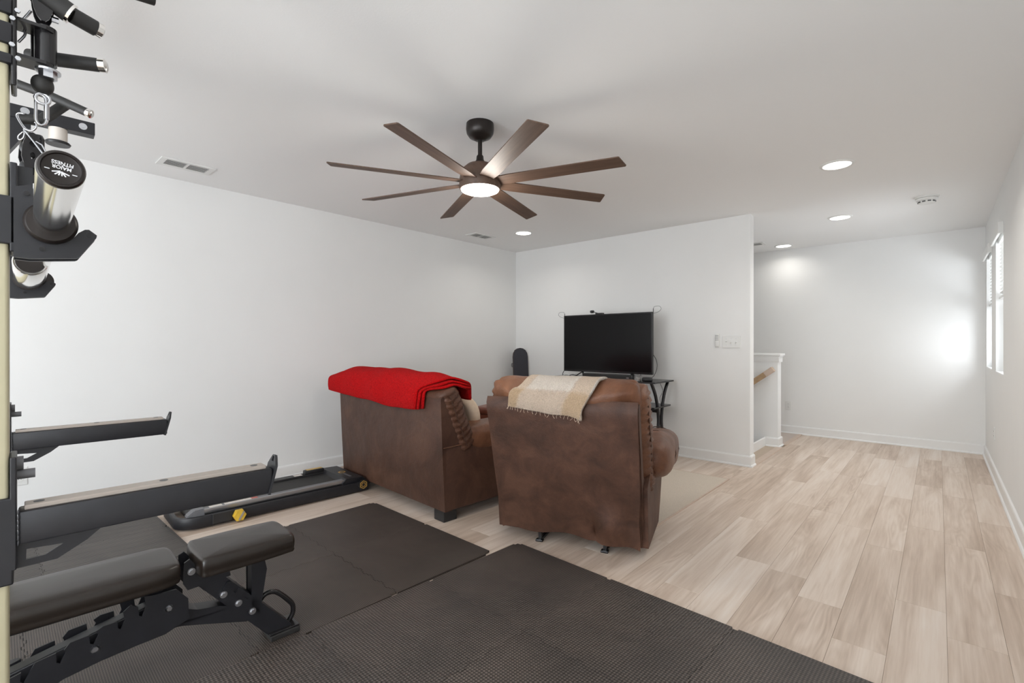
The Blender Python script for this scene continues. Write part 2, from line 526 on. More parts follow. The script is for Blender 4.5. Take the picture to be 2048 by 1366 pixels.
def puff(bm, size, Mx, e=0.35, e2=0.5, nu=40, nv=24, wr=0.0, wf=6.0, seed=0.0, fn=None):
    """superellipsoid cushion of full size (sx,sy,sz); e rounds the outline seen along z, e2 the profile"""
    sx, sy, sz = [s / 2 for s in size]
    sp = lambda a, p: math.copysign(abs(a) ** p, a)
    # outline resampled to even steps, so that flat flanks get vertices too
    den = [(sp(math.cos(2 * math.pi * k / 4000), e), sp(math.sin(2 * math.pi * k / 4000), e)) for k in range(4001)]
    ln = [0.0]
    for a, b in zip(den, den[1:]): ln.append(ln[-1] + math.hypot((b[0] - a[0]) * sx, (b[1] - a[1]) * sy))
    outl = []; k = 0
    for i in range(nu):
        t = ln[-1] * i / nu
        while ln[k + 1] < t: k += 1
        f = (t - ln[k]) / max(1e-12, ln[k + 1] - ln[k]); outl.append((den[k][0] + (den[k + 1][0] - den[k][0]) * f, den[k][1] + (den[k + 1][1] - den[k][1]) * f))
    rings = []
    for j in range(nv + 1):
        ph = -math.pi / 2 + math.pi * j / nv
        ring = []
        for i in range(nu):
            x = sp(math.cos(ph), e2) * outl[i][0]; y = sp(math.cos(ph), e2) * outl[i][1]; z = sp(math.sin(ph), e2)
            p = Vector((x * sx, y * sy, z * sz))
            if fn: p = fn(p, (x, y, z))
            if wr:
                q = p * wf + Vector((seed, seed * 1.7, 0)); d = p.normalized()
                p = p + d * (mn.noise(q) * wr + mn.noise(q * 2.3) * wr * 0.5)
            ring.append(p)
            if j in (0, nv): break
        rings.append([bm.verts.new(Mx @ p) for p in ring])
    for a, b in zip(rings, rings[1:]):
        for k in range(nu):
            k2 = (k + 1) % nu
            if len(a) == 1: bm.faces.new((a[0], b[k2], b[k]))
            elif len(b) == 1: bm.faces.new((a[k], a[k2], b[0]))
            else: bm.faces.new((a[k], a[k2], b[k2], b[k]))


def basis(x, y, z, o):
    m = Matrix((Vector(x), Vector(y), Vector(z))).transposed().to_4x4(); m.translation = Vector(o); return m

# ================================================================== SETTING
XL, XR, YB, YR, YF = -4.35, 0.378, 5.0, -2.4, 7.22          # left, right, back (TV) wall, rear wall, far wall
XE, YB2, YH0, YH1 = -1.36, 5.12, 6.16, 6.31                 # end of the TV wall, its rear face, the half wall
# floor: slab and vinyl planks laid along y
bm = nb()
box(bm, (XL - .1, YR - .1, -0.12), (XR + .1, YB2, -0.0062)); box(bm, (-1.40, YB2, -0.12), (XR + .1, YF + .1, -0.0062))
box(bm, (XL - .1, YH1 - .02, -0.12), (-1.40, YF + .1, -0.0062))
floor = struct('floor', bm, 'subfloor')
PW, PLN, G = 0.175, 1.22, 0.0003
known = {0: 3.852, -1: 4.082, -2: 3.54, -3: 2.597, -4: 4.03, -5: 5.298, -6: 2.305, -7: 2.715, 1: 3.25}
pcache = {}


def plank(x0, x1, y0, y1):
    key = (round(x1 - x0, 4), round(y1 - y0, 4))
    if key not in pcache:
        b = nb(); hx, hy = (x1 - x0) / 2 - G, (y1 - y0) / 2 - G
        c = 0.0006
        top = [b.verts.new(p) for p in ((-hx + c, -hy + c, 0), (hx - c, -hy + c, 0), (hx - c, hy - c, 0), (-hx + c, hy - c, 0))]
        mid = [b.verts.new(p) for p in ((-hx, -hy, -c), (hx, -hy, -c), (hx, hy, -c), (-hx, hy, -c))]
        bot = [b.verts.new(p) for p in ((-hx, -hy, -.006), (hx, -hy, -.006), (hx, hy, -.006), (-hx, hy, -.006))]
        b.faces.new(top); b.faces.new(bot[::-1])
        for a, q in ((mid, top), (bot, mid)):
            for i in range(4): b.faces.new((a[i], a[(i + 1) % 4], q[(i + 1) % 4], q[i]))
        o = fin('plank', b, 'plank', floor); pcache[key] = o.data
    else:
        o = bpy.data.objects.new('plank', pcache[key]); COL.objects.link(o); o.parent = floor
    o.location = ((x0 + x1) / 2, (y0 + y1) / 2, 0)


for k in range(-25, 3):
    x0, x1 = 0.026 + PW * k, 0.026 + PW * (k + 1)
    a, b_ = max(x0, XL), min(x1, XR)
    if b_ - a < 0.01: continue
    j0 = known.get(k, 0.4 + random.random() * PLN)
    ys = []; y = j0
    while y > YR: y -= PLN
    while y < YF + PLN: ys.append(y); y += PLN
    for y0, y1 in zip(ys, ys[1:]):
        for (ca, cb, lo, hi) in ((XL, XR, YR, YB), (-1.335, XR, YB, YF)) if x0 < -1.34 else ((XL, XR, YR, YF),):
            p, q = max(a, ca), min(b_, cb); u, v = max(y0, lo), min(y1, hi)
            if q - p > 0.01 and v - u > 0.01: plank(p, q, u, v)

bm = nb(); box(bm, (XL - .1, YR - .1, H), (XR + .1, YF + .1, H + .12)); ceiling = struct('ceiling', bm, 'ceil')
bm = nb(); box(bm, (XL - .12, YR - .1, -1.6), (XL, YF + .1, H)); struct('wall_left', bm, 'wall')
bm = nb(); box(bm, (XL, YB, -1.6), (XE, YB2, H)); struct('wall_back', bm, 'wall')
bm = nb(); box(bm, (XL - .1, YF, -0.1), (XR + .1, YF + .12, H)); struct('wall_far', bm, 'wall')
bm = nb(); box(bm, (XL, YH0, -1.6), (-1.38, YH1, 1.03)); struct('wall_stair', bm, 'wall')
WIN = [(5.335, 5.995), (6.41, 7.07)]; WZ = (0.945, 2.11)
added_win = (-2.0, -0.5, 0.8, 2.25)  # unseen opening, added to let fill light in
bm = nb()
rect = lambda y0, y1, z0, z1: [(y0, z0), (y1, z0), (y1, z1), (y0, z1)]
plate(bm, rect(YR - .1, YF + .1, -0.1, H), [rect(a, b, *WZ) for a, b in WIN] + [rect(*added_win)], XR, XR + .14, YZ)
struct('wall_right', bm, 'wall')
bm = nb()
plate(bm, rect(XL, XR, -0.1, H), [rect(-3.2, 0.25, 0.35, 2.35)], YR - .12, YR, XZ)
struct('wall_rear', bm, 'wall')

# baseboards: board, eased top and shoe moulding, swept along a run on the floor
prof = [(0, 0), (0.026, 0), (0.026, 0.008), (0.021, 0.016), (0.0145, 0.019), (0.0145, 0.092), (0.011, 0.101), (0.004, 0.106), (0, 0.106)]


def base_run(name, pts, left=True):
    b = nb(); P = [Vector((*p, 0)) for p in pts]; rings = []
    for i, p in enumerate(P):
        d0 = (p - P[i - 1]).normalized() if i else None; d1 = (P[i + 1] - p).normalized() if i < len(P) - 1 else None
        nrm = lambda d: Vector((-d.y, d.x, 0)) if left else Vector((d.y, -d.x, 0))
        if d0 is None: n = nrm(d1)
        elif d1 is None: n = nrm(d0)
        else:
            n = nrm(d0) + nrm(d1); n = n / (1 + nrm(d0).dot(nrm(d1)))
        rings.append([b.verts.new(p + n * u + Vector((0, 0, v))) for u, v in prof])
    for a, c in zip(rings, rings[1:]):
        for k in range(len(prof)): b.faces.new((a[k], a[(k + 1) % len(prof)], c[(k + 1) % len(prof)], c[k]))
    b.faces.new(rings[0]); b.faces.new(rings[-1][::-1])
    return struct(name, b, 'trim')


base_run('baseboard_left', [(XL, YB), (XL, YR)])
base_run('baseboard_back', [(XE, YB2), (XE, YB), (XL, YB)])
base_run('baseboard_stair', [(-1.50, YH0), (-1.38, YH0), (-1.38, YH1), (-1.9, YH1)], left=False)
base_run('baseboard_far', [(XR, YF), (XL, YF)])
base_run('baseboard_right', [(XR, YR), (XR, YF)])
base_run('baseboard_rear', [(XL, YR), (XR, YR)])

# half wall cap: shelf board and moulding below it
bm = nb(); box(bm, (XL, YH0 - .035, 1.05), (-1.345, YH1 + .035, 1.075), 0.004)
box(bm, (XL, YH0 - .022, 1.035), (-1.358, YH1 + .022, 1.05), 0.003)
plate(bm, [(YH0 - .02, 1.036), (YH1 + .02, 1.036), (YH1 + .008, 0.985), (YH1 + .004, 0.975), (YH0 - .004, 0.975), (YH0 - .008, 0.985)], [], -1.366, XL, YZ)
struct('trim_1', bm, 'trim')
# stairs going down behind the TV wall
stairs = struct('trim_2', nb(), 'trim')
stairs.name = 'stair_flight'; stairs['kind'] = 'structure'
for i in range(5):
    xa = -1.50 - 0.255 * i; z = -0.19 * (i + 1)
    bm = nb(); box(bm, (xa - 0.28, YB2, z - .03), (xa + 0.015, YH0, z), 0.004); fin('tread', bm, 'nosing', stairs)
    bm = nb(); box(bm, (xa - .0, YB2, z), (xa + .018, YH0, z + 0.16)); fin('riser', bm, 'trim', stairs)
bm = nb(); box(bm, (-1.395, YB2 + .0, -.03), (-1.330, YH0 + .005, 0.008), 0.004); fin('nosing', bm, 'nosing', stairs)
bm = nb(); box(bm, (-1.515, YB2, -.03), (-1.395, YH0, 0.002), 0.001); fin('landing_board', bm, 'landing', stairs)
bm = nb(); plate(bm, [(-1.515, -.03), (-1.505, -.03), (-1.505, .094), (-1.509, .106), (-1.515, .106)], [], YB2, YH0, XZ); fin('landing_curb', bm, 'trim', stairs)
# sloping skirt board on the half wall
bm = nb(); plate(bm, [(-1.50, 0.0), (-1.50, 0.10), (-3.2, -1.17), (-3.2, -1.45), (-1.70, -0.30), (-1.50, -0.2)], [], YH0 - .014, YH0, XZ); fin('skirt_board', bm, 'trim', stairs)
# carpeted landing beyond the half wall and its threshold strip
bm = nb(); box(bm, (XL, YH1, -.006), (-1.37, YF, 0.006)); struct('floor_landing', bm, 'carpet')
bm = nb(); box(bm, (-1.375, YH1 + .02, -.006), (-1.325, YF - .027, 0.009), 0.004); struct('trim_3', bm, 'nosing')


# windows of the right wall: frame, two sashes, glass, and a blind lowered over the upper half
def window(n, y0, y1, z0, z1, blind=True):
    b = nb(); x0, x1 = XR + .085, XR + .13
    for lo, hi in (((x0, y0, z0), (x1, y0 + .035, z1)), ((x0, y1 - .035, z0), (x1, y1, z1)), ((x0, y0, z0), (x1, y1, z0 + .035)), ((x0, y0, z1 - .035), (x1, y1, z1))):
        box(b, lo, hi, 0.003)
    wn = struct('window_%d' % n, b, 'plastic_w')
    zm = (z0 + z1) / 2
    b = nb(); box(b, (x0 - .012, y0 + .03, zm - .022), (x1 - .01, y1 - .03, zm + .022), 0.003)
    box(b, (x0 - .006, y0 + .035, z0 + .03), (x0 + .02, y0 + .062, zm)); box(b, (x0 - .006, y1 - .062, z0 + .03), (x0 + .02, y1 - .035, zm))
    box(b, (x0 - .006, y0 + .035, z0 + .03), (x0 + .02, y1 - .035, z0 + .065)); fin('sash', b, 'plastic_w', wn)
    for za, zb in ((z0 + .06, zm - .02), (zm + .02, z1 - .035)):
        b = nb(); box(b, (x0 + .022, y0 + .03, za), (x0 + .026, y1 - .03, zb)); fin('pane', b, 'glass', wn)
    if not blind: return wn
    b = nb(); box(b, (XR - .002, y0 + .001, z0 - .01), (XR + .085, y1 - .001, z0 + .004), 0.002); fin('sill', b, 'trim', wn)
    return wn


def blind(y0, y1, label):
    z1 = WZ[1]; zb = 1.585
    t = thing('window_blind', label, 'blind', frame(XR + .045, (y0 + y1) / 2, zb), 'white blinds on the two windows of the right wall')
    hw = (y1 - y0) / 2
    b = nb(); box(b, (-.03, -hw + .006, z1 - zb - .045), (.03, hw - .006, z1 - zb - .002), 0.003); fin('headrail', b, 'plastic_w', t)
    b = nb(); box(b, (-.078, -hw - .03, z1 - zb - .06), (-.062, hw + .03, z1 - zb + .025), 0.003)
    for s in (-1, 1): box(b, (-.065, s * (hw + .03) - (.012 if s > 0 else 0), z1 - zb - .06), (-.046, s * (hw + .03) + (.012 if s < 0 else 0), z1 - zb + .025))
    fin('valance', b, 'plastic_w', t)
    b = nb(); box(b, (-.025, -hw + .01, -.01), (.025, hw - .01, .012), 0.003); fin('bottom_rail', b, 'plastic_w', t)
    n = int((z1 - zb - .07) / .032)
    sm = None
    for i in range(n):
        if sm is None:
            b = nb(); box(b, (-.025, -hw + .012, -.0012), (.025, hw - .012, .0012)); o = fin('slat', b, 'plastic_w', t); sm = o.data
        else:
            o = bpy.data.objects.new('slat', sm); COL.objects.link(o); o.parent = t
        o.location = (0, 0, .035 + .032 * i); o.rotation_euler = (0, R(28), 0)
    for y in (-hw + .12, hw - .12):
        b = nb(); cyl(b, (0, y, 0), (0, y, z1 - zb - .04), .0012, n=6); fin('ladder_cord', b, 'plastic_w', t)


window(1, *WIN[0], *WZ); window(2, *WIN[1], *WZ); window(3, *added_win, blind=False)  # the third is out of view, added for its light
blind(*WIN[0], 'white slatted blind half lowered over the window nearer the camera')
blind(*WIN[1], 'white slatted blind half lowered over the window beside the far corner')
b = nb(); zz = (0.35, 2.35)  # unseen rear window, added to brighten the room
for x in (-3.2, -2.05, -0.9, 0.21): box(b, (x, YR - .11, zz[0]), (x + .04, YR - .06, zz[1]))
for z in (zz[0], zz[1] - .04): box(b, (-3.2, YR - .11, z), (0.25, YR - .06, z + .04))
wr_ = struct('window_4', b, 'plastic_w')
b = nb(); box(b, (-3.18, YR - .088, .37), (.23, YR - .084, 2.33)); fin('pane', b, 'glass', wr_)

# ================================================================== CEILING
# fan: eight blades
FX, FY, FZ = -1.957, 1.937, 2.105
fan = thing('ceiling_fan', 'dark bronze ceiling fan with eight walnut blades and a lit round lamp', 'ceiling fan', frame(FX, FY, FZ))
bm = nb(); lathe(bm, [(0, H - FZ), (.078, H - FZ), (.08, H - FZ - .03), (.076, H - FZ - .055), (.062, H - FZ - .075), (.035, H - FZ - .088), (.03, H - FZ - .092), (0, H - FZ - .092)]); fin('canopy', bm, 'bronze', fan, 40)
bm = nb(); cyl(bm, (0, 0, H - FZ - .09), (0, 0, .125), .0125); fin('downrod', bm, 'bronze', fan, 40)
bm = nb(); lathe(bm, [(0, .158), (.016, .157), (.02, .15), (.022, .13), (.03, .118), (.034, .108), (0, .1)]); fin('coupling', bm, 'bronze', fan, 40)
bm = nb(); lathe(bm, [(0, .115), (.04, .112), (.075, .098), (.10, .075), (.113, .045), (.118, .01), (.118, -.03), (.113, -.038), (0, -.038)]); fin('motor_housing', bm, 'blade', fan, 40)
bm = nb(); lathe(bm, [(0, -.058), (.05, -.0565), (.09, -.052), (.106, -.045), (.109, -.038), (0, -.037)]); fin('lamp_diffuser', bm, 'glow_fan', fan, 60)
bl = None
for k in range(8):
    if bl is None:
        b = nb()
        L0, L1, wd, th = 0.095, 0.815, 0.094, 0.006
        plate(b, [(L0, -wd * .40), (L0 + .1, -wd / 2), (L1 - .024, -wd / 2), (L1 - .018, -wd / 2 + .004), (L1 + .002, wd / 2 - .006), (L1 - .003, wd / 2), (L0 + .1, wd / 2), (L0, wd * .40)], [], -th / 2, th / 2, Matrix.Rotation(R(-10.5), 4, 'X'))
        o = fin('blade', b, 'blade', fan); bl = o.data
    else:
        o = bpy.data.objects.new('blade', bl); COL.objects.link(o); o.parent = fan
    o.rotation_euler = (0, 0, R(17.7 + 45 * k))
pl_ = bpy.data.lights.new('fan_lamp', 'POINT'); pl_.energy = 9; pl_.color = (1.0, .95, .87); pl_.shadow_soft_size = .09
po = bpy.data.objects.new('fan_lamp', pl_); po.location = (FX, FY, FZ - .13); COL.objects.link(po)

# recessed lights
cans = [(-.531, 4.025, 'round recessed ceiling light nearest the camera on the right side'),
        (-.73, 5.726, 'round recessed ceiling light between the smoke detector and the stair opening'),
        (-1.484, 6.917, 'small recessed ceiling light by the far wall, beside the vent at the stairs'),
        (-3.508, 4.16, 'recessed ceiling light near the corner behind the fan, beside a vent')]
for i, (x, y, lab) in enumerate(cans):
    if i == 0:
        c0 = c = thing('recessed_light', lab, 'ceiling light', frame(x, y, H), 'recessed ceiling lights')
        b = nb(); lathe(b, [(.083, -.001), (.085, -.008), (.098, -.007), (.104, -.002), (.104, 0), (.083, 0)]); fin('trim_ring', b, 'plastic_w', c, 40)
        b = nb(); lathe(b, [(0, -.008), (.06, -.0075), (.084, -.005), (.084, -.001), (0, -.001)]); fin('diffuser', b, 'glow_can', c, 60)
    else:
        c = copy_tree(c0); c.location = (x, y, H); c['label'] = lab
    l = bpy.data.lights.new('downlight', 'AREA'); l.shape = 'DISK'; l.size = .14; l.energy = (7.5, 6.0, 1.5, 3.0)[i]; l.color = (1.0, .96, .90); l.spread = R(150)
    lo_ = bpy.data.objects.new('downlight', l); lo_.location = (x, y, H - .014); COL.objects.link(lo_)


# ceiling vents
def vent(x, y, rz, lab):
    t = thing('ceiling_vent', lab, 'vent', frame(x, y, H, rz), 'white ceiling air vents')
    b = nb()
    plate(b, rect(-.16, .16, -.09, .09), [rect(-.125, -.008, -.058, .058), rect(.008, .125, -.058, .058)], -.007, -.0005, ID); fin('frame', b, 'plastic_w', t)
    b = nb(); box(b, (-.126, -.06, -.0012), (.126, .06, -.0002)); fin('backing', b, 'duct', t)
    sm = None
    for s in (-1, 1):
        for i in range(5):
            if sm is None:
                b = nb(); box(b, (-.0585, -.011, -.001), (.0585, .011, .001)); o = fin('slat', b, 'plastic_w', t); sm = o.data
            else:
                o = bpy.data.objects.new('slat', sm); COL.objects.link(o); o.parent = t
            o.location = (s * .0665, -.046 + .023 * i, -.007); o.rotation_euler = (R(20), 0, 0)


vent(-3.96, 1.02, R(90), 'white louvred ceiling vent nearest the gym rack on the left')
vent(-3.98, 3.95, R(90), 'white louvred ceiling vent near the corner, left of a recessed light')
vent(-1.78, 6.57, 0, 'white ceiling vent above the stairs, partly hidden by the wall end')
# smoke detector
sd = thing('smoke_detector', 'white round smoke detector on the ceiling near the windows', 'smoke detector', frame(-.075, 5.42, H))
bm = nb(); lathe(bm, [(0, 0), (.082, 0), (.082, -.008), (.078, -.012), (0, -.012)]); fin('base', bm, 'plastic_w', sd, 40)
bm = nb(); lathe(bm, [(.07, -.012), (.075, -.02), (.072, -.03), (.06, -.036), (.056, -.052), (.05, -.058), (0, -.06)]); fin('cover', bm, 'plastic_w', sd, 40)
for k in range(10):
    a = 2 * math.pi * k / 10
    b = nb(); box(b, (.0535, -.011, -.05), (.0605, .011, -.04), 0, Matrix.Rotation(a, 4, 'Z')); fin('vent_slot', b, 'grille', sd)


# ================================================================== ON THE WALLS
def outlet(Mx, lab):
    t = thing('wall_outlet', lab, 'outlet', Mx, 'white wall outlets')     # local: x right, y out of the wall
    b = nb(); box(b, (-.035, -.0045, -.057), (.035, 0, .057), .003); fin('cover_plate', b, 'plastic_w', t)
    for s in (-1, 1):
        b = nb(); lathe(b, [(0, .002), (.015, .002), (.0165, 0), (0, 0)], Matrix.Translation((0, -.0045, s * .02)) @ Matrix.Rotation(R(90), 4, 'X'), 18); r_ = fin('receptacle', b, 'plastic_w', t, 40)
        b = nb()
        for q in (-1, 1): box(b, (q * .006 - .001, -.0072, s * .02 - .001), (q * .006 + .001, -.006, s * .02 + .007))
        fin('slot', b, 'grille', r_)
    b = nb(); cyl(b, (0, -.0058, 0), (0, -.004, 0), .003, n=10); fin('screw', b, 'zinc', t)


outlet(frame(-1.493, YF, .368), 'white duplex outlet low on the far wall beside the half wall')
outlet(frame(XR, 6.10, .38, R(-90)), 'white outlet low on the right wall, under the windows')
outlet(frame(XL, .22, .35, R(90)), 'white outlet low on the left wall behind the spotter arms')
# three-gang switch
t = thing('light_switch', 'white three-toggle switch plate on the wall right of the TV', 'switch', frame(-1.531, YB, 1.206))
b = nb(); box(b, (-.083, -.008, -.06), (.083, 0, .06), .003); fin('cover_plate', b, 'plastic_w', t)
for i, up in ((-1, -1), (0, 1), (1, 1)):
    b = nb(); box(b, (-.006, -.022, -.005), (.006, -.007, .005), .002, Matrix.Translation((i * .046, 0, 0)) @ Matrix.Rotation(R(24 * up), 4, 'X')); fin('toggle', b, 'plastic_w', t)
    for s in (-1, 1):
        b = nb(); cyl(b, (i * .046, -.0092, s * .03), (i * .046, -.006, s * .03), .0036, n=10); fin('screw', b, 'zinc', t)
# fan remote in its cradle
t = thing('remote_control', 'white fan remote in a wall cradle beside the switch plate', 'remote', frame(-1.663, YB, 1.217))
b = nb(); box(b, (-.023, -.012, -.068), (.023, 0, .03), .004); fin('cradle', b, 'plastic_w', t)
b = nb(); box(b, (-.02, -.024, -.058), (.02, -.006, .07), .007, seg=3); bdy = fin('body', b, 'plastic_w', t, 40)
for i in range(4):
    for j in (-1, 0, 1):
        b = nb(); box(b, (j * .011 - .0038, -.0255, .05 - i * .015), (j * .011 + .0038, -.0238, .056 - i * .015), .001); fin('button', b, 'grey_pl', bdy)
# handrail on the half wall
t = thing('stair_handrail', 'light wooden handrail fixed to the stair half wall', 'handrail', frame(-1.41, YH0 - .055, .90))
d = Vector((-.255, 0, -.19)).normalized()
b = nb(); obox(b, (0, 0, 0), tuple(d * 2.0), .045, .06, .008); fin('rail', b, 'rail_wood', t)
b = nb(); obox(b, (-.001, -.001, .001), tuple(d * .115), .0475, .0625, .008); fin('end_cap', b, 'nosing', t, label='paler pinkish end section of the rail')
for s in (.36, 1.4):
    p = d * s
    b = nb(); tube(b, smooth_pts([p + Vector((0, 0, -.03)), p + Vector((0, .005, -.06)), p + Vector((0, .05, -.075))]), .006, 8); cyl(b, p + Vector((0, .048, -.075)), p + Vector((0, .055, -.075)), .02); fin('bracket', b, 'bronze', t, 40)

# ================================================================== FLOOR COVERINGS
def jig(n, amp, flip, L):
    """jigsaw edge from 0 to L: list of (s, offset)"""
    out = []; p = L / n
    for i in range(n):
        s = p * i; a = amp * (1 if (i % 2) ^ flip else -1)
        out += [(s + p * .10, 0), (s + p * .30, 0), (s + p * .20, a * .55), (s + p * .26, a), (s + p * .74, a), (s + p * .80, a * .55), (s + p * .70, 0), (s + p * .90, 0)]
    return out


def foam_mat(name, label, x0, y1, nx, ny, mat, thick=.012, T=.61, ns=12, rz=0):
    """tiles count right from x0 and towards the camera from y1"""
    t = thing(name, label, 'floor mat', frame(x0, y1, 0, rz))
    for i in range(nx):
        for j in range(ny):
            e = {'l': i > 0, 'r': i < nx - 1, 't': j > 0, 'b': j < ny - 1}
            pts = []; A = .008
            fl = (i + j) % 2
            for s, o in ([(0, 0)] + (jig(ns, A, False, T) if e['b'] else [])): pts.append((s, -T + o))
            for s, o in ([(0, 0)] + (jig(ns, A, False, T) if e['r'] else [])): pts.append((T + o, -T + s))
            for s, o in ([(T, 0)] + (jig(ns, A, False, T)[::-1] if e['t'] else [])): pts.append((s, o))
            for s, o in ([(T, 0)] + (jig(ns, A, False, T)[::-1] if e['l'] else [])): pts.append((o, -T + s))
            cx, cy = T / 2, -T / 2; k = .9975
            pts = [(cx + (u - cx) * k, cy + (v - cy) * k) for u, v in pts]
            # step notches in the two outer corners, where the border strips meet
            b = nb(); plate(b, pts, [], 0, thick, ID)
            o = fin('foam_tile', b, mat, t); o.location = (i * T, -j * T, 0.0003 * ((i * 3 + j * 5) % 4))
            if not (e['t'] or False):
                b = nb(); box(b, (.022, 0, .0), (T - .004, .012, thick * .96)); q = fin('border_strip', b, mat, t); q.location = o.location
            if not e['l']:
                b = nb(); box(b, (-.012, -T + .004, .0), (0, -.022, thick * .96)); q = fin('border_strip', b, mat, t); q.location = o.location
            if not e['r'] and name != 'ribbed_mat':
                b = nb(); box(b, (T, -T + .004, .0), (T + .012, -.03, thick * .96)); q = fin('border_strip', b, mat, t); q.location = o.location
    return t


foam_mat('foam_mat', 'dark brown interlocking foam mat under the weight bench, finely dotted', -3.130, 1.990, 2, 4, 'foam_f', rz=R(-1.6))
foam_mat('foam_mat', 'coarse-dotted dark foam mat filling the foreground', -1.857, 2.150, 3, 5, 'foam_c', rz=R(-2.6))
foam_mat('ribbed_mat', 'ribbed dark foam mat at the end of the treadmill', -4.370 + .04, .846, 2, 3, 'foam_r', T=.588)

bm = nb(); box(bm, (-3.75, 2.86, 0), (-1.370, 4.415, .007), .003)
rug = tag(fin('area_rug', bm, 'rug'), 'flat beige area rug under the recliner and in front of the TV stand', 'rug')
bm = nb()
for lo, hi in (((-3.752, 2.858, 0), (-1.368, 2.872, .0085)), ((-3.752, 4.403, 0), (-1.368, 4.417, .0085)), ((-3.752, 2.858, 0), (-3.738, 4.417, .0085)), ((-1.382, 2.858, 0), (-1.368, 4.417, .0085))): box(bm, lo, hi, .002)
fin('edge_binding', bm, 'nosing', rug)

# ================================================================== SOFA
SF = frame(-2.435, 2.086, 0, R(-3.9))
sofa = thing('loveseat', 'brown leather loveseat seen from behind with a red throw on its back', 'sofa', SF)
SL = 1.47
# back frame: flat leather panel leaning back
bm = nb()
prof_b = [(.0, .075), (-.02, .45), (-.035, .815), (-.030, .830), (-.012, .836), (-.002, .828), (.06, .69), (.138, .50), (.10, .46), (.06, .075)]
plate(bm, prof_b, [], -SL, 0, YZ)
bmesh.ops.bevel(bm, geom=[e for e in bm.edges if len(e.link_faces) == 2 and e.calc_face_angle(0) > .8], offset=.008, segments=2, affect='EDGES')
fin('back_frame', bm, 'leather', sofa, 35)
for side in (0, 1):
    x0, x1 = (-.24, .001) if side == 0 else (-SL - .001, -SL + .24)
    bm = nb(); box(bm, (x0, .005, .075), (x1, .90, .505), .012, seg=3)
    fin('arm', bm, 'leather', sofa, 50)
    bm = nb(); cx = (x0 + x1) / 2
    puff(bm, (.27, .80, .20), basis((1, 0, 0), (0, 1, 0), (0, 0, 1), (cx, .57, .525)), .35, .6, wr=.006, seed=side)
    fin('arm_pad', bm, 'leather_lt', sofa, 180)
bm = nb(); box(bm, (-SL + .22, .06, .075), (-.22, .88, .30), .02); fin('seat_base', bm, 'leather', sofa, 50)
for i in range(2):
    wdt = (SL - .46) / 2
    cx = -.23 - wdt * (i + .5)
    bm = nb(); puff(bm, (wdt, .74, .20), Matrix.Translation((cx, .52, .39)), .25, .5, wr=.006, seed=3 + i); fin('seat_cushion', bm, 'leather_lt', sofa, 180)
# back cushions: puffy slabs leaning on the frame, ends gathered in wrinkles
for i in range(2):
    wdt = SL / 2 - .004
    cx = .012 - wdt * (i + .5)
    y_ax = Vector((1, 0, 0)); lean = Vector((0, -.42, 1)).normalized(); nrm = y_ax.cross(lean)
    Mx = basis(y_ax, lean, nrm, (cx, .125, .672))
    def gather(p, u, s=1 if i == 0 else -1):
        if abs(u[0]) > .9:
            k = (abs(u[0]) - .9) / .1
            p = p + Vector((math.copysign(1, u[0]) * -.0065 * k * (1 + math.sin(p.y * 140 + 1.5 * math.sin(p.z * 40 + 1))), 0, 0))
        return p
    bm = nb(); puff(bm, (wdt + .01, .48, .205), Mx, .15, .50, 180, 40, wr=.009, wf=9, seed=6 + i, fn=gather); q = fin('back_cushion', bm, 'leather_lt' if i else 'leather_md', sofa, 180)
    bm = nb()
    tube(bm, [Mx @ Vector(((wdt / 2 + .001) * (1 if i == 0 else -1), y, .022)) for y in [-.19 + .038 * k for k in range(11)]], .004, 6)
    fin('piping', bm, 'leather', q, 60)
for (x, y) in ((-.075, .06), (-.075, .82), (-SL + .075, .06), (-SL + .075, .82)):
    b = nb(); z0 = .0085 if y > .5 else 0
    vs = box(b, (x - .055, y - .055, z0), (x + .055, y + .055, .078), .004); fin('foot', b, 'black_pl', sofa)
# seams on the visible end of the sofa
bm = nb(); tube(bm, [(.003, -.015, .50), (.004, .07, .502), (.004, .17, .508)], .003, 6); fin('seam', bm, 'leather_lt', sofa)
# beige pillow in the sofa corner
bm = nb(); puff(bm, (.42, .42, .15), SF @ basis((.90, .10, -.42), (.40, -.30, .86), (.05, -.95, -.30), (-.37, .42, .64)), .55, .75, wr=.004, wf=8)
tag(fin('throw_pillow', bm, 'cushion', None, 180), 'pale beige pillow leaning in the corner of the loveseat', 'pillow')
# red throw
def drape(st, ni, cross, nj):
    return [[cross(i / (ni - 1), j / (nj - 1)) for j in range(nj)] for i in range(ni)]


def path(pts):
    P = [Vector(p) for p in pts]; L = [0]
    for a, b in zip(P, P[1:]): L.append(L[-1] + (b - a).length)
    def f(t):
        s = t * L[-1]
        for k in range(len(P) - 1):
            if s <= L[k + 1] or k == len(P) - 2:
                u = (s - L[k]) / max(1e-9, L[k + 1] - L[k]); return P[k].lerp(P[k + 1], u)
    return f


def lerp_tab(tab, u):
    for (a, va), (b, vb) in zip(tab, tab[1:]):
        if u <= b:
            k = (u - a) / (b - a); k = k * k * (3 - 2 * k); return va + (vb - va) * k
    return tab[-1][1]


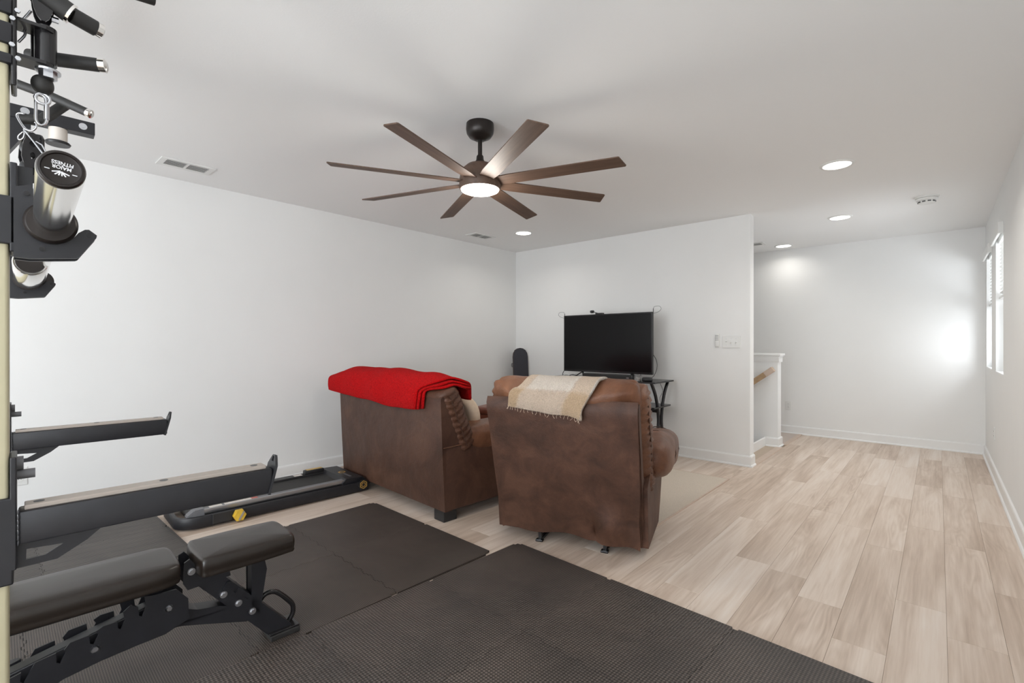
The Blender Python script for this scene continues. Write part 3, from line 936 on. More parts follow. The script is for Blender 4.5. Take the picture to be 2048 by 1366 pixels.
throw = thing('red_throw', 'thick bright red plush throw folded over the back of the loveseat', 'blanket', SF)
for layer in range(3):
    off = .021 * layer
    def cross(u, v, off=off, layer=layer):
        x = -1.72 + u * (1.72 - lerp_tab([(0, .19), (.25, .17), (.5, .0), (.7, -.02), (1, .06)], v) - .022 * (2 - layer) * 0 - .020 * layer) + .008 * math.sin(v * 9)
        top = lerp_tab([(0, .845), (.10, .905), (.22, .945), (.36, .955), (.52, .955), (.66, .955), (.85, .945), (1, .925)], u) + off
        backz = lerp_tab([(0, .815), (.10, .79), (.3, .778), (.5, .768), (.72, .745), (1, .745)], u) - off * .2
        fz = lerp_tab([(0, .80), (.3, .80), (1, .80)], u)
        oy = off * .8
        pf = smooth_pts([(x, -.050 - oy, backz), (x, -.060 - oy, backz + .055), (x, -.048 - oy, (backz + top) / 2 + .035), (x, .0 - oy * .5, top - .022), (x, .085, top), (x, .165 + oy * .5, top - .028), (x, .235 + oy, (top + fz) / 2 + .015), (x, .275 + oy, fz)], 5)
        k = v * (len(pf) - 1); a = int(k); p = pf[a].lerp(pf[min(a + 1, len(pf) - 1)], k - a)
        if u < .08: p = p.lerp(Vector((p.x, .05, .835)), (1 - u / .08) * .55)
        q = p * 5 + Vector((0, 0, layer * 3)); p = p + Vector((0, mn.noise(q) * .010, mn.noise(q + Vector((9, 0, 0))) * .010))
        return p
    bm = nb(); sheet(bm, drape(None, 60, cross, 34), .015); fin('fold', bm, 'red', throw, 180)

# ================================================================== RECLINER
RCF = frame(-1.635, 2.36, 0, R(18.0))
rec = thing('recliner', 'worn brown leather rocker recliner seen from behind with a plaid throw', 'armchair', RCF)
HWD = .42
# outer back panel, slightly slack, pulled at the lower right
bm = nb(); nu, nv = 40, 36
def back_pt(u, v):
    x = (-1 + 2 * u) * (HWD - .0 + .012 * v); zb0 = .058 - .016 * u + .030 * math.sin(math.pi * u) ** .7; z = zb0 + (.868 - zb0) * v
    y = -.205 * max(0, (v - .0)) ** 1.05 - .02 * math.sin(math.pi * u) * math.sin(math.pi * v)
    y += .004 * mn.noise(Vector((x * 6, z * 6, 0)))
    if v > .95: y += .022 * ((v - .95) / .05) ** 2
    w1 = math.exp(-((u - .80) / .10) ** 2 - ((v - .12) / .10) ** 2); y -= .030 * w1
    w2 = math.exp(-((u - .70) / .035) ** 2 - ((v - .07 - (.80 - u) * .15) / .08) ** 2); y += .030 * w2
    w3 = math.exp(-((u - .93) / .05) ** 2 - ((v - .20) / .12) ** 2); y += .018 * w3
    z += .012 * math.sin(u * 14 + 1) * max(0, 1 - v * 9)
    return Vector((x, y, z))
sheet(bm, [[back_pt(i / nu, j / nv) for j in range(nv + 1)] for i in range(nu + 1)], -.035); fin('back_panel', bm, 'suede', rec, 60)
# sides of the back shell
for s in (-1, 1):
    bm = nb()
    plate(bm, [(.005, .06), (-.10, .46), (-.203, .855), (-.196, .868), (-.15, .868), (-.13, .80), (-.03, .46), (.10, .36), (.12, .06)], [], s * (HWD + .012), s * (HWD - .05), YZ)
    bmesh.ops.bevel(bm, geom=[e for e in bm.edges if e.calc_face_angle(0) > .9], offset=.008, segments=2, affect='EDGES')
    fin('back_side', bm, 'suede', rec, 35)
bm = nb(); box(bm, (-HWD, -.20, .835), (HWD, -.135, .872), .012, seg=3); fin('top_rail', bm, 'leather_lt', rec, 50)
# body sides, arms
for s in (-1, 1):
    bm = nb()
    xa, xb = s * (HWD + .035), s * (HWD - .17)
    plate(bm, [(.0, .052), (.46, .05), (.55, .16), (.70, .40), (.72, .47), (.10, .47), (-.04, .40)], [], xa, xb, YZ)
    bmesh.ops.bevel(bm, geom=[e for e in bm.edges if e.calc_face_angle(0) > .5], offset=.015, segments=3, affect='EDGES')
    fin('body_side', bm, 'suede', rec, 40)
    bm = nb()
    Mx = basis((1, 0, 0), Vector((0, 1, -.05)).normalized(), Vector((0, .05, 1)).normalized(), (s * .42, .53, .485))
    puff(bm, (.275, .80, .27), Mx, .45, .75, 48, 28, wr=.008, wf=8, seed=20 + s)
    ap = fin('arm_pad', bm, 'leather_lt', rec, 180)
    bm = nb()
    for yy in (-.05, .17):
        tube(bm, [Mx @ Vector((.139 * math.cos(a), yy + .03 * math.sin(a), .136 * math.sin(a))) for a in [R(-20 + 20 * k) for k in range(12)]], .003, 6)
    fin('seam', bm, 'leather', ap)
bm = nb(); box(bm, (-HWD + .16, .05, .09), (HWD - .16, .62, .34), .02); fin('seat_base', bm, 'suede', rec, 50)
bm = nb(); puff(bm, (.56, .66, .20), Matrix.Translation((0, .46, .40)), .3, .5, wr=.006); fin('seat_cushion', bm, 'leather_lt', rec, 180)
bm = nb(); puff(bm, (.54, .16, .34), Matrix.Translation((0, .74, .27)), .3, .5, wr=.005); fin('footrest', bm, 'leather_lt', rec, 180)
# inner back cushion, gathered along its side seam
lean = Vector((0, -.36, 1)).normalized(); nrm = Vector((1, 0, 0)).cross(lean)
Mb = basis((1, 0, 0), lean, nrm, (0, .055, .645))
def gather2(p, u):
    if abs(u[0]) > .86:
        k = min(1, (abs(u[0]) - .86) / .08)
        p = p + Vector((math.copysign(1, u[0]) * .008 * k * math.sin(p.y * 150 + 2 * math.sin(p.z * 30)), 0, 0))
    return p
bm = nb(); puff(bm, (2 * HWD + .085, .66, .25), Mb, .12, .5, 200, 40, wr=.009, wf=8, seed=31, fn=gather2); bc = fin('back_cushion', bm, 'leather_lt', rec, 180)
for s in (-1, 1):
    bm = nb(); tube(bm, [Mb @ Vector((s * (HWD + .043 - .004 * abs(k - 6) / 6), -.28 + .047 * k, .03 + .006 * math.sin(k * .9))) for k in range(13)], .0045, 6); fin('piping', bm, 'leather', bc, 60)
# head roll
def roll(p, u):
    if abs(u[0]) > .8:
        k = (abs(u[0]) - .8) / .2
        a = math.atan2(p.z, p.y)
        p = Vector((p.x, p.y * (1 + .10 * k * math.sin(9 * a)), p.z * (1 + .10 * k * math.sin(9 * a))))
    return p
Mr = basis((1, 0, 0), lean, nrm, (0, -.105, .887))
bm = nb(); puff(bm, (2 * HWD + .02, .205, .245), Mr, .22, .8, 110, 40, wr=.016, wf=9, seed=41, fn=roll); fin('head_roll', bm, 'leather_lt', rec, 180)
# rocker base feet
for s, y in ((-.18, .0), (.215, .0)):
    bm = nb()
    box(bm, (s - .013, y - .03, .0), (s + .013, y + .55, .014), .003)
    box(bm, (s - .010, y - .015, .012), (s + .010, y + .012, .10), .002); box(bm, (s - .022, y - .035, 0), (s + .022, y + .0, .012), .003)
    box(bm, (s - .010, y + .48, .012), (s + .010, y + .51, .10), .002)
    o = fin('rocker_leg', bm, 'black_sh', rec); o.location.z = 0.0
# plaid throw over the head roll
pt = thing('plaid_throw', 'fuzzy cream and tan plaid throw hanging over the back of the recliner', 'blanket', RCF)
def pcross(u, v):
    x = lerp_tab([(0, -.215), (1, .20)], u)
    bz = .842 - .058 * u
    bx = -.02 + .01 * u
    pf = smooth_pts([(x - .065 + .0 * u, -.262 + .035 * (1 - v) * 0, bz), (x - .057, -.270, bz + .03), (x - .045, -.266, bz + .075), (x + .0, -.250, .955), (x + .02, -.17, 1.000), (x + .035, -.09, 1.004), (x + .045, .005, .965), (x + .05, .045, .90)], 5)
    k = v * (len(pf) - 1); a = int(k); p = pf[a].lerp(pf[min(a + 1, len(pf) - 1)], k - a)
    q = p * 9; p = p + Vector((mn.noise(q + Vector((5, 0, 0))) * .006, mn.noise(q) * .008, mn.noise(q + Vector((9, 3, 0))) * .006))
    return p
bm = nb(); sheet(bm, drape(None, 44, pcross, 40), .020); fin('folded_cloth', bm, 'plaid', pt, 180)
bm = nb()
for k in range(26):
    p = pcross(k / 25, .0); tube(bm, [p + Vector((0, -.0, .004)), p + Vector((random.uniform(-.006, .006), -.006, -.008)), p + Vector((random.uniform(-.010, .010), -.004, -.014 - random.random() * .008))], .0008, 4)
fr = fin('fringe', bm, 'cushion', pt); fr['kind'] = 'stuff'

# leather box between sofa and recliner
bm = nb(); box(bm, (-.27, -.27, .008), (.27, .27, .56), .03, frame(-3.20, 3.60, 0, R(15)), 3)
box(bm, (-.285, -.285, .50), (.285, .285, .575), .03, frame(-3.20, 3.60, 0, R(15)), 3)
tag(fin('leather_ottoman', bm, 'redbrown', None, 40), 'reddish brown leather ottoman glimpsed between the loveseat and the recliner', 'ottoman')

# ================================================================== TV CORNER
TS = frame(-2.72, 4.64, 0)
stand = thing('tv_stand', 'black three-tier TV stand with dark glass shelves and curved legs', 'tv stand', TS)
SX, Y0, Y1, ZT = .66, -.22, .225, .812
for z, nm in ((ZT, 'top_shelf'), (.56, 'shelf'), (.285, 'shelf')):
    b = nb(); k = 0 if nm == 'top_shelf' else .02
    q = .0 if nm == 'top_shelf' else .03
    plate(b, [(-SX + k, Y0 + q), (-SX + .18, Y0 + q - .02), (SX - .18, Y0 + q - .02), (SX - k, Y0 + q), (SX - k, Y1 - q), (-SX + k, Y1 - q)], [], z - .016, z, ID); fin(nm, b, 'black_sh', stand)
for sx in (-1, 1):
    for ya, yb in ((Y0 + .03, -.035), (Y1 - .03, .04)):
        b = nb(); x = sx * (SX - .05)
        tube(b, smooth_pts([(x, ya, ZT - .014), (x, ya + (yb - ya) * .62, .66), (x, yb, .46), (x, yb + (ya - yb) * .1, .30), (x, yb + (ya - yb) * .6, .12), (x, ya, .0)], 5), .0165, 8, sy=1.0); fin('leg', b, 'black', stand, 60)
b = nb(); obox(b, (-SX + .1, .06, .50), (SX - .1, .06, .50), .02, .04); fin('rear_bar', b, 'black', stand)
TVF = frame(-2.715, 4.60, 0)
tv = thing('television', 'black flat-screen television standing on the black TV stand', 'television', TVF)
b = nb(); box(b, (-.545, .0, .872), (.545, .03, 1.512), .004); box(b, (-.35, .028, .95), (.35, .06, 1.35), .012); fin('body', b, 'black_pl', tv)
b = nb(); plate(b, rect(-.545, .545, .872, 1.512), [rect(-.532, .532, .893, 1.500)], -.004, .002, XZ); fin('bezel', b, 'black_sh', tv)
b = nb(); box(b, (-.532, -.0015, .893), (.532, .004, 1.500)); fin('screen', b, 'screen', tv)
for s in (-1, 1):
    b = nb(); obox(b, (s * .30, .02, .875), (s * .36, -.06, .8175), .02, .008); obox(b, (s * .30, .02, .875), (s * .36, .12, .8175), .02, .008); fin('foot', b, 'black_pl', tv)
b = nb(); box(b, (-.02, -.003, .877), (.02, -.0005, .884)); fin('badge', b, 'zinc', tv)
# camera on the upper edge
t = thing('tv_camera', 'small black camera clipped on top edge of the television', 'camera', frame(-2.79, 4.60, 1.512))
b = nb(); box(b, (-.045, -.012, 0), (.045, .03, .014), .003); fin('clip', b, 'black_pl', t)
b = nb(); obox(b, (-.02, 0, .012), (-.075, -.02, .03), .012, .008); cyl(b, (-.075, -.045, .027), (-.075, -.005, .031), .016); fin('lens_head', b, 'black_pl', t, 40)
# light-strip loops at the upper corners
for nm, x, sgn, lab in (('cable_loop', -3.262, -1, 'thin cable loop sticking out of the upper left corner of the television'), ('cable_loop', -2.168, 1, 'thin cable loop sticking out of the upper right corner of the television')):
    b = nb()
    z = 1.50 if sgn < 0 else 1.512
    tube(b, smooth_pts([(x, 4.615, z), (x + sgn * .005, 4.615, z + .045), (x + sgn * .03, 4.615, z + .055), (x + sgn * .07, 4.612, z + .052), (x + sgn * .085, 4.61, z + .025), (x + sgn * .06, 4.612, z), (x + sgn * .02, 4.615, z - .012), (x - sgn * .005, 4.618, z - .012)], 5), .0016, 6)
    cyl(b, (x, 4.615, z - .005), (x, 4.615, z + .035), .0035, n=8)
    tag(fin('cable_loop', b, 'black_pl', None, 60), lab, 'cable')
t = thing('soundbar', 'long black soundbar on the TV stand below the screen', 'soundbar', frame(-2.62, 4.50, ZT))
b = nb(); box(b, (-.30, -.04, .0), (.30, .035, .055), .008, seg=3); fin('body', b, 'black_pl', t, 40)
b = nb(); box(b, (-.29, -.0425, .006), (.29, -.039, .049)); fin('grille', b, 'rubber', t)
b = nb(); box(b, (.235, -.0435, .022), (.262, -.042, .030)); fin('badge', b, 'zinc', t)
t = thing('smart_speaker', 'small round black smart speaker on the right end of the stand', 'speaker', frame(-2.165, 4.475, ZT))
b = nb(); lathe(b, [(0, 0), (.042, 0), (.05, .006), (.052, .022), (.049, .036), (.04, .042), (0, .043)], n=28); fin('body', b, 'black_pl', t, 50)
b = nb(); lathe(b, [(0, .0445), (.034, .0445), (.036, .043), (0, .043)], n=24); fin('top_disc', b, 'grey_pl', t)
t = thing('glass_candle_jar', 'clear glass jar beside the round speaker on the stand', 'jar', frame(-2.265, 4.47, ZT))
b = nb(); lathe(b, [(0, .0), (.034, 0), (.036, .004), (.036, .06), (.033, .064), (.033, .006), (0, .006)], n=24); fin('jar', b, 'jar', t, 40)
b = nb(); cyl(b, (0, 0, .007), (0, 0, .03), .032); fin('wax', b, 'cream', t, 40)
b = nb(); tube(b, smooth_pts([(-2.165, 4.52, ZT + .03), (-2.135, 4.55, ZT + .05), (-2.115, 4.58, ZT + .12), (-2.13, 4.61, ZT + .20), (-2.17, 4.625, ZT + .26)], 6), .003, 8)
tag(fin('power_cable', b, 'black_pl', None, 60), 'black cable rising from the round speaker behind the television', 'cable')
b = nb(); tube(b, smooth_pts([(-2.17, 4.76, ZT - .02), (-2.15, 4.80, .70), (-2.19, 4.82, .62), (-2.17, 4.80, .565), (-2.14, 4.74, .565)], 6), .003, 8)
tag(fin('power_cable', b, 'grey_pl', None, 60), 'thin grey cable hanging behind the TV stand down to its middle shelf', 'cable')
t = thing('cable_bundle', 'tangle of white and black cords on the left end of the TV stand', 'cable', frame(-3.16, 4.56, ZT))
for nm, m_, pts in (('cord', 'plastic_w', [(-.06, -.04, .006), (.0, -.06, .03), (.07, -.03, .012), (.12, -.05, .04), (.08, -.02, .006), (-.02, .0, .02)]), ('cord', 'black_pl', [(-.09, .02, .06), (-.07, -.03, .02), (.0, -.03, .006), (.09, -.06, .03), (.16, -.04, .006)])):
    b = nb(); tube(b, smooth_pts(pts, 6), .004, 7); fin(nm, b, m_, t, 60)
# skateboard standing on its tail in the corner
SKF = frame(-4.085, 4.84, 0, R(68)) @ Matrix.Rotation(R(-4.5), 4, 'X')
sk = thing('skateboard', 'black grip-taped longboard standing upright in the room corner', 'skateboard', SKF)
W2, L = .112, 1.135
out = [(-W2, .08), (-W2 * .8, .03), (0, .0), (W2 * .8, .03), (W2, .08), (W2, L - .12), (W2 * .93, L - .07), (W2 * .70, L - .028), (W2 * .38, L - .007), (0, L), (-W2 * .38, L - .007), (-W2 * .70, L - .028), (-W2 * .93, L - .07), (-W2, L - .12)]
b = nb(); plate(b, out, [], 0, .012, XZ); fin('deck', b, 'maple', sk)
b = nb(); plate(b, [(u * .985, v * .996 + .002) for u, v in out], [], -.0012, 0, XZ); fin('grip_tape', b, 'grip_tape', sk)
for z in (.22, .91):
    b = nb(); box(b, (-.03, .012, z - .04), (.03, .03, z + .04), .003); cyl(b, (-.07, .055, z), (.07, .055, z), .008); obox(b, (0, .03, z), (0, .055, z), .03, .03); tr = fin('truck', b, 'alu', sk)
    for s in (-1, 1):
        b = nb(); cyl(b, (s * .062, .055, z), (s * .100, .055, z), .029, n=22); fin('wheel', b, 'grey_pl', tr, 40)

# ================================================================== TREADMILL
TM = frame(-3.497, 1.45, 0, R(-3.7))
tm = thing('walking_treadmill', 'flat black walking treadmill on the floor along the left wall', 'treadmill', TM)
Yn, Yf = -.60, .74
b = nb(); pts = []
pts = [(-.014, .70, .046)] + [(-.014, y, .046) for y in (.3, 0, -.3, -.46)]
pts += [(-.014 - .10 * (1 - math.cos(a)), -.46 - .12 * math.sin(a), .046) for a in [R(15 * k) for k in range(1, 7)]]
pts += [(-.20, -.58, .046), (-.30, -.58, .046)]
pts += [(-.41 - .10 * math.sin(a), -.46 - .12 * math.cos(a), .046) for a in [R(15 * k) for k in range(0, 7)]]
pts += [(-.51, y, .046) for y in (-.3, 0, .3, .70)]
# flat bar section 0.028 x 0.074
V = [Vector(p) for p in pts]; rings = []
for i, p in enumerate(V):
    t_ = (V[min(i + 1, len(V) - 1)] - V[max(i - 1, 0)]).normalized(); n_ = Vector((-t_.y, t_.x, 0))
    q = []
    for u, v in ((-.013, -.030), (-.009, -.036), (.009, -.036), (.013, -.030), (.013, .030), (.009, .036), (-.009, .036), (-.013, .030)): q.append(b.verts.new(p + n_ * u + Vector((0, 0, v))))
    rings.append(q)
for a, c in zip(rings, rings[1:]):
    for k in range(8): b.faces.new((a[k], a[(k + 1) % 8], c[(k + 1) % 8], c[k]))
b.faces.new(rings[0][::-1]); b.faces.new(rings[-1]); fin('handle_frame', b, 'black', tm, 50)
b = nb(); box(b, (-.478, -.50, .02), (-.046, .62, .088), .006); fin('deck', b, 'black_pl', tm)
b = nb(); box(b, (-.41, -.49, .086), (-.105, .60, .097), .004); fin('running_belt', b, 'rubber', tm)
b = nb(); cyl(b, (-.41, -.49, .07), (-.105, -.49, .07), .026); fin('rear_roller', b, 'rubber', tm, 40)
for s, x0, x1 in ((1, -.105, -.045), (-1, -.475, -.41)):
    b = nb(); box(b, (x0, -.44, .085), (x1, .55, .112), .006); sr = fin('side_rail', b, 'grey_pl' if s > 0 else 'black_pl', tm)
    b = nb(); xe = x1 - .004 if s > 0 else x0 - .004; box(b, (xe, -.44, .086), (xe + .008, .55, .1145), .002); fin('edge_strip', b, 'alu', sr)
    b = nb(); plate(b, [(-.53, .05), (-.53, .085), (-.49, .115), (-.43, .119), (-.43, .05)], [], x0 - .004, x1 + .006, YZ); bmesh.ops.bevel(b, geom=b.edges[:], offset=.005, segments=2, affect='EDGES'); fin('end_cap', b, 'grey_pl', tm)
b = nb(); box(b, (-.095, -.40, .1118), (-.060, -.375 + .05, .1132)); box(b, (-.095, -.31, .1118), (-.062, -.13, .1132)); fin('warning_label', b, 'label_w', tm)
b = nb(); box(b, (-.095, -.145, .1122), (-.062, -.105, .1136)); fin('warning_label', b, 'label_r', tm, label='red end of the sticker on the rail')
b = nb(); plate(b, [(.50, .03), (.50, .095), (.53, .122), (.665, .118), (.70, .085), (.70, .03)], [], -.495, -.028, YZ); bmesh.ops.bevel(b, geom=[e for e in b.edges if e.calc_face_angle(0) > .3], offset=.008, segments=2, affect='EDGES'); mc = fin('motor_cover', b, 'black', tm, 35)
b = nb(); hx = [(-.26 + .032 * math.cos(R(60 * k)), .60 + .032 * math.sin(R(60 * k))) for k in range(6)]; hi_ = [(-.26 + .022 * math.cos(R(60 * k)), .60 + .022 * math.sin(R(60 * k))) for k in range(6)]
plate(b, hx, [hi_], .1208, .1218, ID); fin('gold_emblem', b, 'gold', mc)
b = nb(); box(b, (-.21, .585, .1198), (-.09, .603, .1208)); fin('lettering', b, 'grey_pl', mc)
b = nb(); box(b, (-.470, .36, .108), (-.415, .52, .142), .008); rc = fin('console', b, 'black_pl', tm, 40)
b = nb(); box(b, (-.466, .38, .1415), (-.425, .51, .1435)); fin('display_strip', b, 'gold', rc)
b = nb(); box(b, (-.465, .28, .112), (-.42, .34, .114)); fin('label', b, 'label_w', tm)
# pivot hexagons on the near side
for y, z, r0, nm, m1 in ((.655, .060, .034, 'pivot_cover', 'gold'),):
    b = nb(); cyl(b, (-.003, y, z), (.006, y, z), .043, n=6); pc = fin(nm, b, 'black_pl', tm)
    b = nb(); ho = [(y + r0 * math.cos(R(60 * k + 30)), z + r0 * math.sin(R(60 * k + 30))) for k in range(6)]; hi_ = [(y + (r0 - .007) * math.cos(R(60 * k + 30)), z + (r0 - .007) * math.sin(R(60 * k + 30))) for k in range(6)]
    plate(b, ho, [hi_], .005, .009, YZ); fin('gold_ring', b, 'gold', pc)
    b = nb(); hi2 = [(y + .018 * math.cos(R(30 * k)), z + .018 * math.sin(R(30 * k))) for k in range(12)]; plate(b, hi2, [[(y + .013 * math.cos(R(30 * k)), z + .013 * math.sin(R(30 * k))) for k in range(12)]], .005, .008, YZ); fin('gold_ring', b, 'gold', pc)
b = nb(); cyl(b, (.0, -.245, .045), (.03, -.245, .045), .040, n=6); cyl(b, (.03, -.245, .045), (.036, -.245, .045), .036, n=6); kn = fin('locking_knob', b, 'yellow', tm)
b = nb(); obox(b, (.037, -.252, .018), (.037, -.222, .070), .005, .012); fin('white_mark', b, 'alu', kn)
b = nb(); box(b, (-.004, -.40, .02), (.010, -.285, .085), .004); fin('hinge_sleeve', b, 'black_pl', tm)
b = nb(); tube(b, smooth_pts([(-.47, -.52, .10), (-.44, -.57, .11), (-.38, -.56, .10), (-.36, -.51, .09), (-.41, -.50, .10)], 5), .007, 8); fin('orange_strap', b, 'orange', tm, 60)
b = nb(); cyl(b, (-.45, .66, .03), (-.05, .66, .03), .03); fin('transport_wheel', b, 'rubber', tm, 40)

# ================================================================== POWER RACK
RKF = frame(-1.285, .051, 0, R(-3.4))
rack = thing('power_rack', 'tan and black gym power rack at the left edge of the picture', 'power rack', RKF)
SP = 1.133; DY = -.027
T_ = lambda pts, x: traced(pts, x, RKF)
for x in (0, -SP):
    dy = 0 if x == 0 else DY
    for (y0, nm) in ((-.075 + dy, 'upright'), (-1.1 + dy, 'upright')):
        b = nb(); box(b, (x - .07, y0, .02), (x, y0 + .075, 2.25), .006, seg=3); u_ = fin(nm, b, 'tan_steel', rack, 40)
        if y0 > -.5:
            b = nb()
            for k in range(30):
                z = .25 + .0635 * k
                cyl(b, (x - .001, y0 + .0375, z), (x + .0006, y0 + .0375, z), .008, n=10)
    b = nb(); box(b, (x - .07, -1.2 + dy, .012), (x, .03 + dy, .06), .006); fin('base_rail', b, 'black', rack)
    b = nb(); box(b, (x - .065, -1.03 + dy, 2.17), (x - .005, -.075 + dy, 2.235), .005); fin('side_beam', b, 'black', rack)
for y in (-.065, -1.09):
    b = nb(); box(b, (-SP, y - .012, 2.18), (-.07, y + .048, 2.24), .005); fin('cross_beam', b, 'black', rack)
b = nb(); box(b, (-SP, -1.1, .014), (-.07, -1.03, .07), .005); fin('cross_beam', b, 'black', rack)


# spotter arms
def arm(lab=None):
    b = nb(); XA = .008
    P = T_([(31, 1026), (545, 937), (533, 990), (31, 1092)], XA)
    zt, zb = P[0][1], P[3][1]; yl, ye = .012, P[1][0]
    box(b, (XA - .05, yl, zb), (XA, ye, zt), .004)
    a = fin('spotter_arm', b, 'black', rack, 40)
    b = nb(); box(b, (XA - .046, yl + .008, zt), (XA - .008, ye - .012, zt + .009), .002); fin('liner_strip', b, 'uhmw', a)
    for yy in (.04, ye * .52, ye - .035):
        b = nb(); cyl(b, (XA - .027, yy, zt + .0085), (XA - .027, yy, zt + .0096), .008, n=14); fin('bolt_hole', b, 'grille', a)
    b = nb(); e0, e1 = zb - .004, zt + .030
    plate(b, [(XA - .052, e0), (XA + .002, e0), (XA + .002, zt + .006), (XA - .012, e1 - .006), (XA - .018, e1), (XA - .032, e1), (XA - .038, e1 - .006), (XA - .052, zt + .006)],
          [[(XA - .031, zt + .014), (XA - .019, zt + .014), (XA - .019, zt + .026), (XA - .031, zt + .027)]], ye, ye + .006, Matrix.Translation((0, ye, zt - .02)) @ Matrix.Rotation(R(-14), 4, 'X') @ Matrix.Translation((0, -ye, -zt + .02)) @ XZ); fin('end_plate', b, 'black', a)
    b = nb(); xg = XA - .018
    og = T_([(26, 1092), (212, 1056), (175, 1078), (115, 1117), (26, 1139)], xg); hg = T_([(53, 1098), (127, 1086), (91, 1109), (52, 1119)], xg)
    og[0] = (og[0][0], zb + .003); og[1] = (og[1][0], zb + .003)
    plate(b, og, [hg], xg - .005, xg, YZ); fin('gusset', b, 'black', a)
    zs0, zs1 = T_([(10, 1173)], .004)[0][1], T_([(10, 998)], .004)[0][1]
    b = nb(); box(b, (-.078, -.080, zs0), (.007, .006, zs1), .003); fin('sleeve', b, 'black', a)
    zp0, zp1 = T_([(24, 1140)], .0)[0][1], T_([(24, 914)], .0)[0][1]
    b = nb(); box(b, (-.075, .001, zp0), (.007, .010, zp1), .002); fin('bracket_plate', b, 'black', a)
    zk = T_([(30, 951)], -.03)[0][1]
    b = nb(); cyl(b, (-.035, .008, zk), (-.035, .035, zk), .009, n=14); cyl(b, (-.035, .01, zk + .022), (-.035, .019, zk + .022), .013, n=14); fin('lock_pin', b, 'grey_pl', a, 40)
    b = nb()
    for k in range(7): puff(b, (.003, .0035, .012), Matrix.Translation((XA + .001, .0125, zb + .004 + k * .0095)), 1, 1, 8, 6)
    fin('weld_bead', b, 'black', a, 180)
    return a


a1 = arm()
a2 = copy_tree(a1, rack); a2.location = (-SP, DY, 0)


# hooks for the bar
def hook():
    XH = .012
    b = nb()
    po = [(27, 372), (62, 370), (67, 378), (67, 420), (72, 466), (78, 474.5), (149, 474.5), (157, 466), (170, 459.5), (178, 459.5), (194, 471), (193, 476), (158, 515), (153, 516.5), (60, 517), (27, 513)]
    plate(b, T_(po, XH), [], XH - .012, XH, YZ)
    bmesh.ops.bevel(b, geom=[e for e in b.edges if e.calc_face_angle(0) > 1.2], offset=.0025, segments=2, affect='EDGES')
    h = fin('bar_hook', b, 'black', rack, 40)
    b = nb(); plate(b, T_(po, XH), [], XH - .052, XH - .040, YZ); fin('hook_plate', b, 'black', h)
    b = nb(); pin = T_([(68, 430), (79, 466.5), (122, 466.5), (128, 479), (150, 479), (172, 464), (178, 464), (180, 480), (150, 505), (60, 505), (45, 430)], XH)
    plate(b, pin, [], XH - .040, XH - .012, YZ); fin('hook_core', b, 'rubber', h)
    for p in ((84.5, 497.6), (178.5, 471), (53, 387)):
        b = nb(); y, z = T_([p], XH)[0]; cyl(b, (XH - .001, y, z), (XH + .003, y, z), .0042, n=12); cyl(b, (XH + .002, y, z), (XH + .0035, y, z), .0022, n=6); fin('bolt', b, 'black_sh', h)
    zs0, zs1 = T_([(10, 487)], .004)[0][1], T_([(10, 390)], .004)[0][1]
    b = nb(); box(b, (-.078, -.080, zs0), (.007, .012, zs1), .003); fin('sleeve', b, 'black', h)
    z0, z1 = T_([(28, 517)], 0)[0][1], T_([(28, 326)], 0)[0][1]
    b = nb(); box(b, (-.072, .001, z0 + .012), (.007, .011, z1), .002); fin('bracket_plate', b, 'black', h)
    b = nb(); y, z = T_([(48, 345)], -.01)[0]; box(b, (-.02, y - .010, z - .03), (-.014, y + .012, z + .012)); fin('tab', b, 'black', h)
    return h


h1 = hook()
h2 = copy_tree(h1, rack); h2.location = (-SP, DY, 0)


# cable carriage on the near upright
def band(y0, y1):
    return T_([(10, y1)], .006)[0][1], T_([(10, y0)], .006)[0][1]


car = None
for (ya, yb) in ((-30, 24), (42, 84), (104, 124)):
    za, zb = band(ya, yb); b = nb(); box(b, (-.078, -.084, za), (.008, .004, zb), .003)
    o = fin('cable_carriage' if car is None else 'clamp_band', b, 'black', rack if car is None else car, 40); car = car or o
XC = -.03
b = nb(); zz0, zz1 = T_([(27, 171)], .0)[0][1], T_([(27, -40)], .0)[0][1]
box(b, (-.06, .002, zz0), (.004, .010, zz1), .003); fin('carriage_plate', b, 'black_sh', car)
yb_, ye_ = .010, T_([(110, 75)], 0.0)[0][0]
for (pa, pb) in (((60, 50), (60, 59)), ((60, 118), (60, 129))):
    z1, z0 = T_([pa], XC)[0][1], T_([pb], XC)[0][1]
    b = nb(); plate(b, [(-.052, yb_), (-.006, yb_), (-.006, ye_ - .012), (-.014, ye_ - .002), (-.030, ye_), (-.044, ye_ - .002), (-.052, ye_ - .012)], [], z0 + .0, z0 + .006, ID); fin('flange', b, 'black_sh', car)
q0, q1 = T_([(68, 150)], XC)[0], T_([(103, 40)], XC)[0]
b = nb(); cyl(b, (XC + .0, (q0[0] + q1[0]) / 2 + .004, T_([(85, 128)], XC)[0][1]), (XC, (q0[0] + q1[0]) / 2 + .004, T_([(85, 55)], XC)[0][1]), .0165, n=20); fin('swivel_post', b, 'black_sh', car, 40)
yc, zc = T_([(86, -8)], XC)[0]
for s in (-1, 1):
    b = nb(); plate(b, [(yc + .017 * math.cos(R(20 * k)), zc + .058 * math.sin(R(20 * k))) for k in range(18)], [], XC + s * .017 - .002, XC + s * .017 + .002, YZ); fin('pulley_cage', b, 'black_sh', car)
for s in (-1, 0, 1):
    b = nb(); lathe(b, [(.002, -.005), (.019, -.005), (.0205, -.0035), (.016, 0), (.0205, .0035), (.019, .005), (.002, .005)], Matrix.Translation((XC + s * .0105, yc, zc)) @ Matrix.Rotation(R(90), 4, 'Y'), 24); fin('pulley_wheel', b, 'black_pl', car, 50)
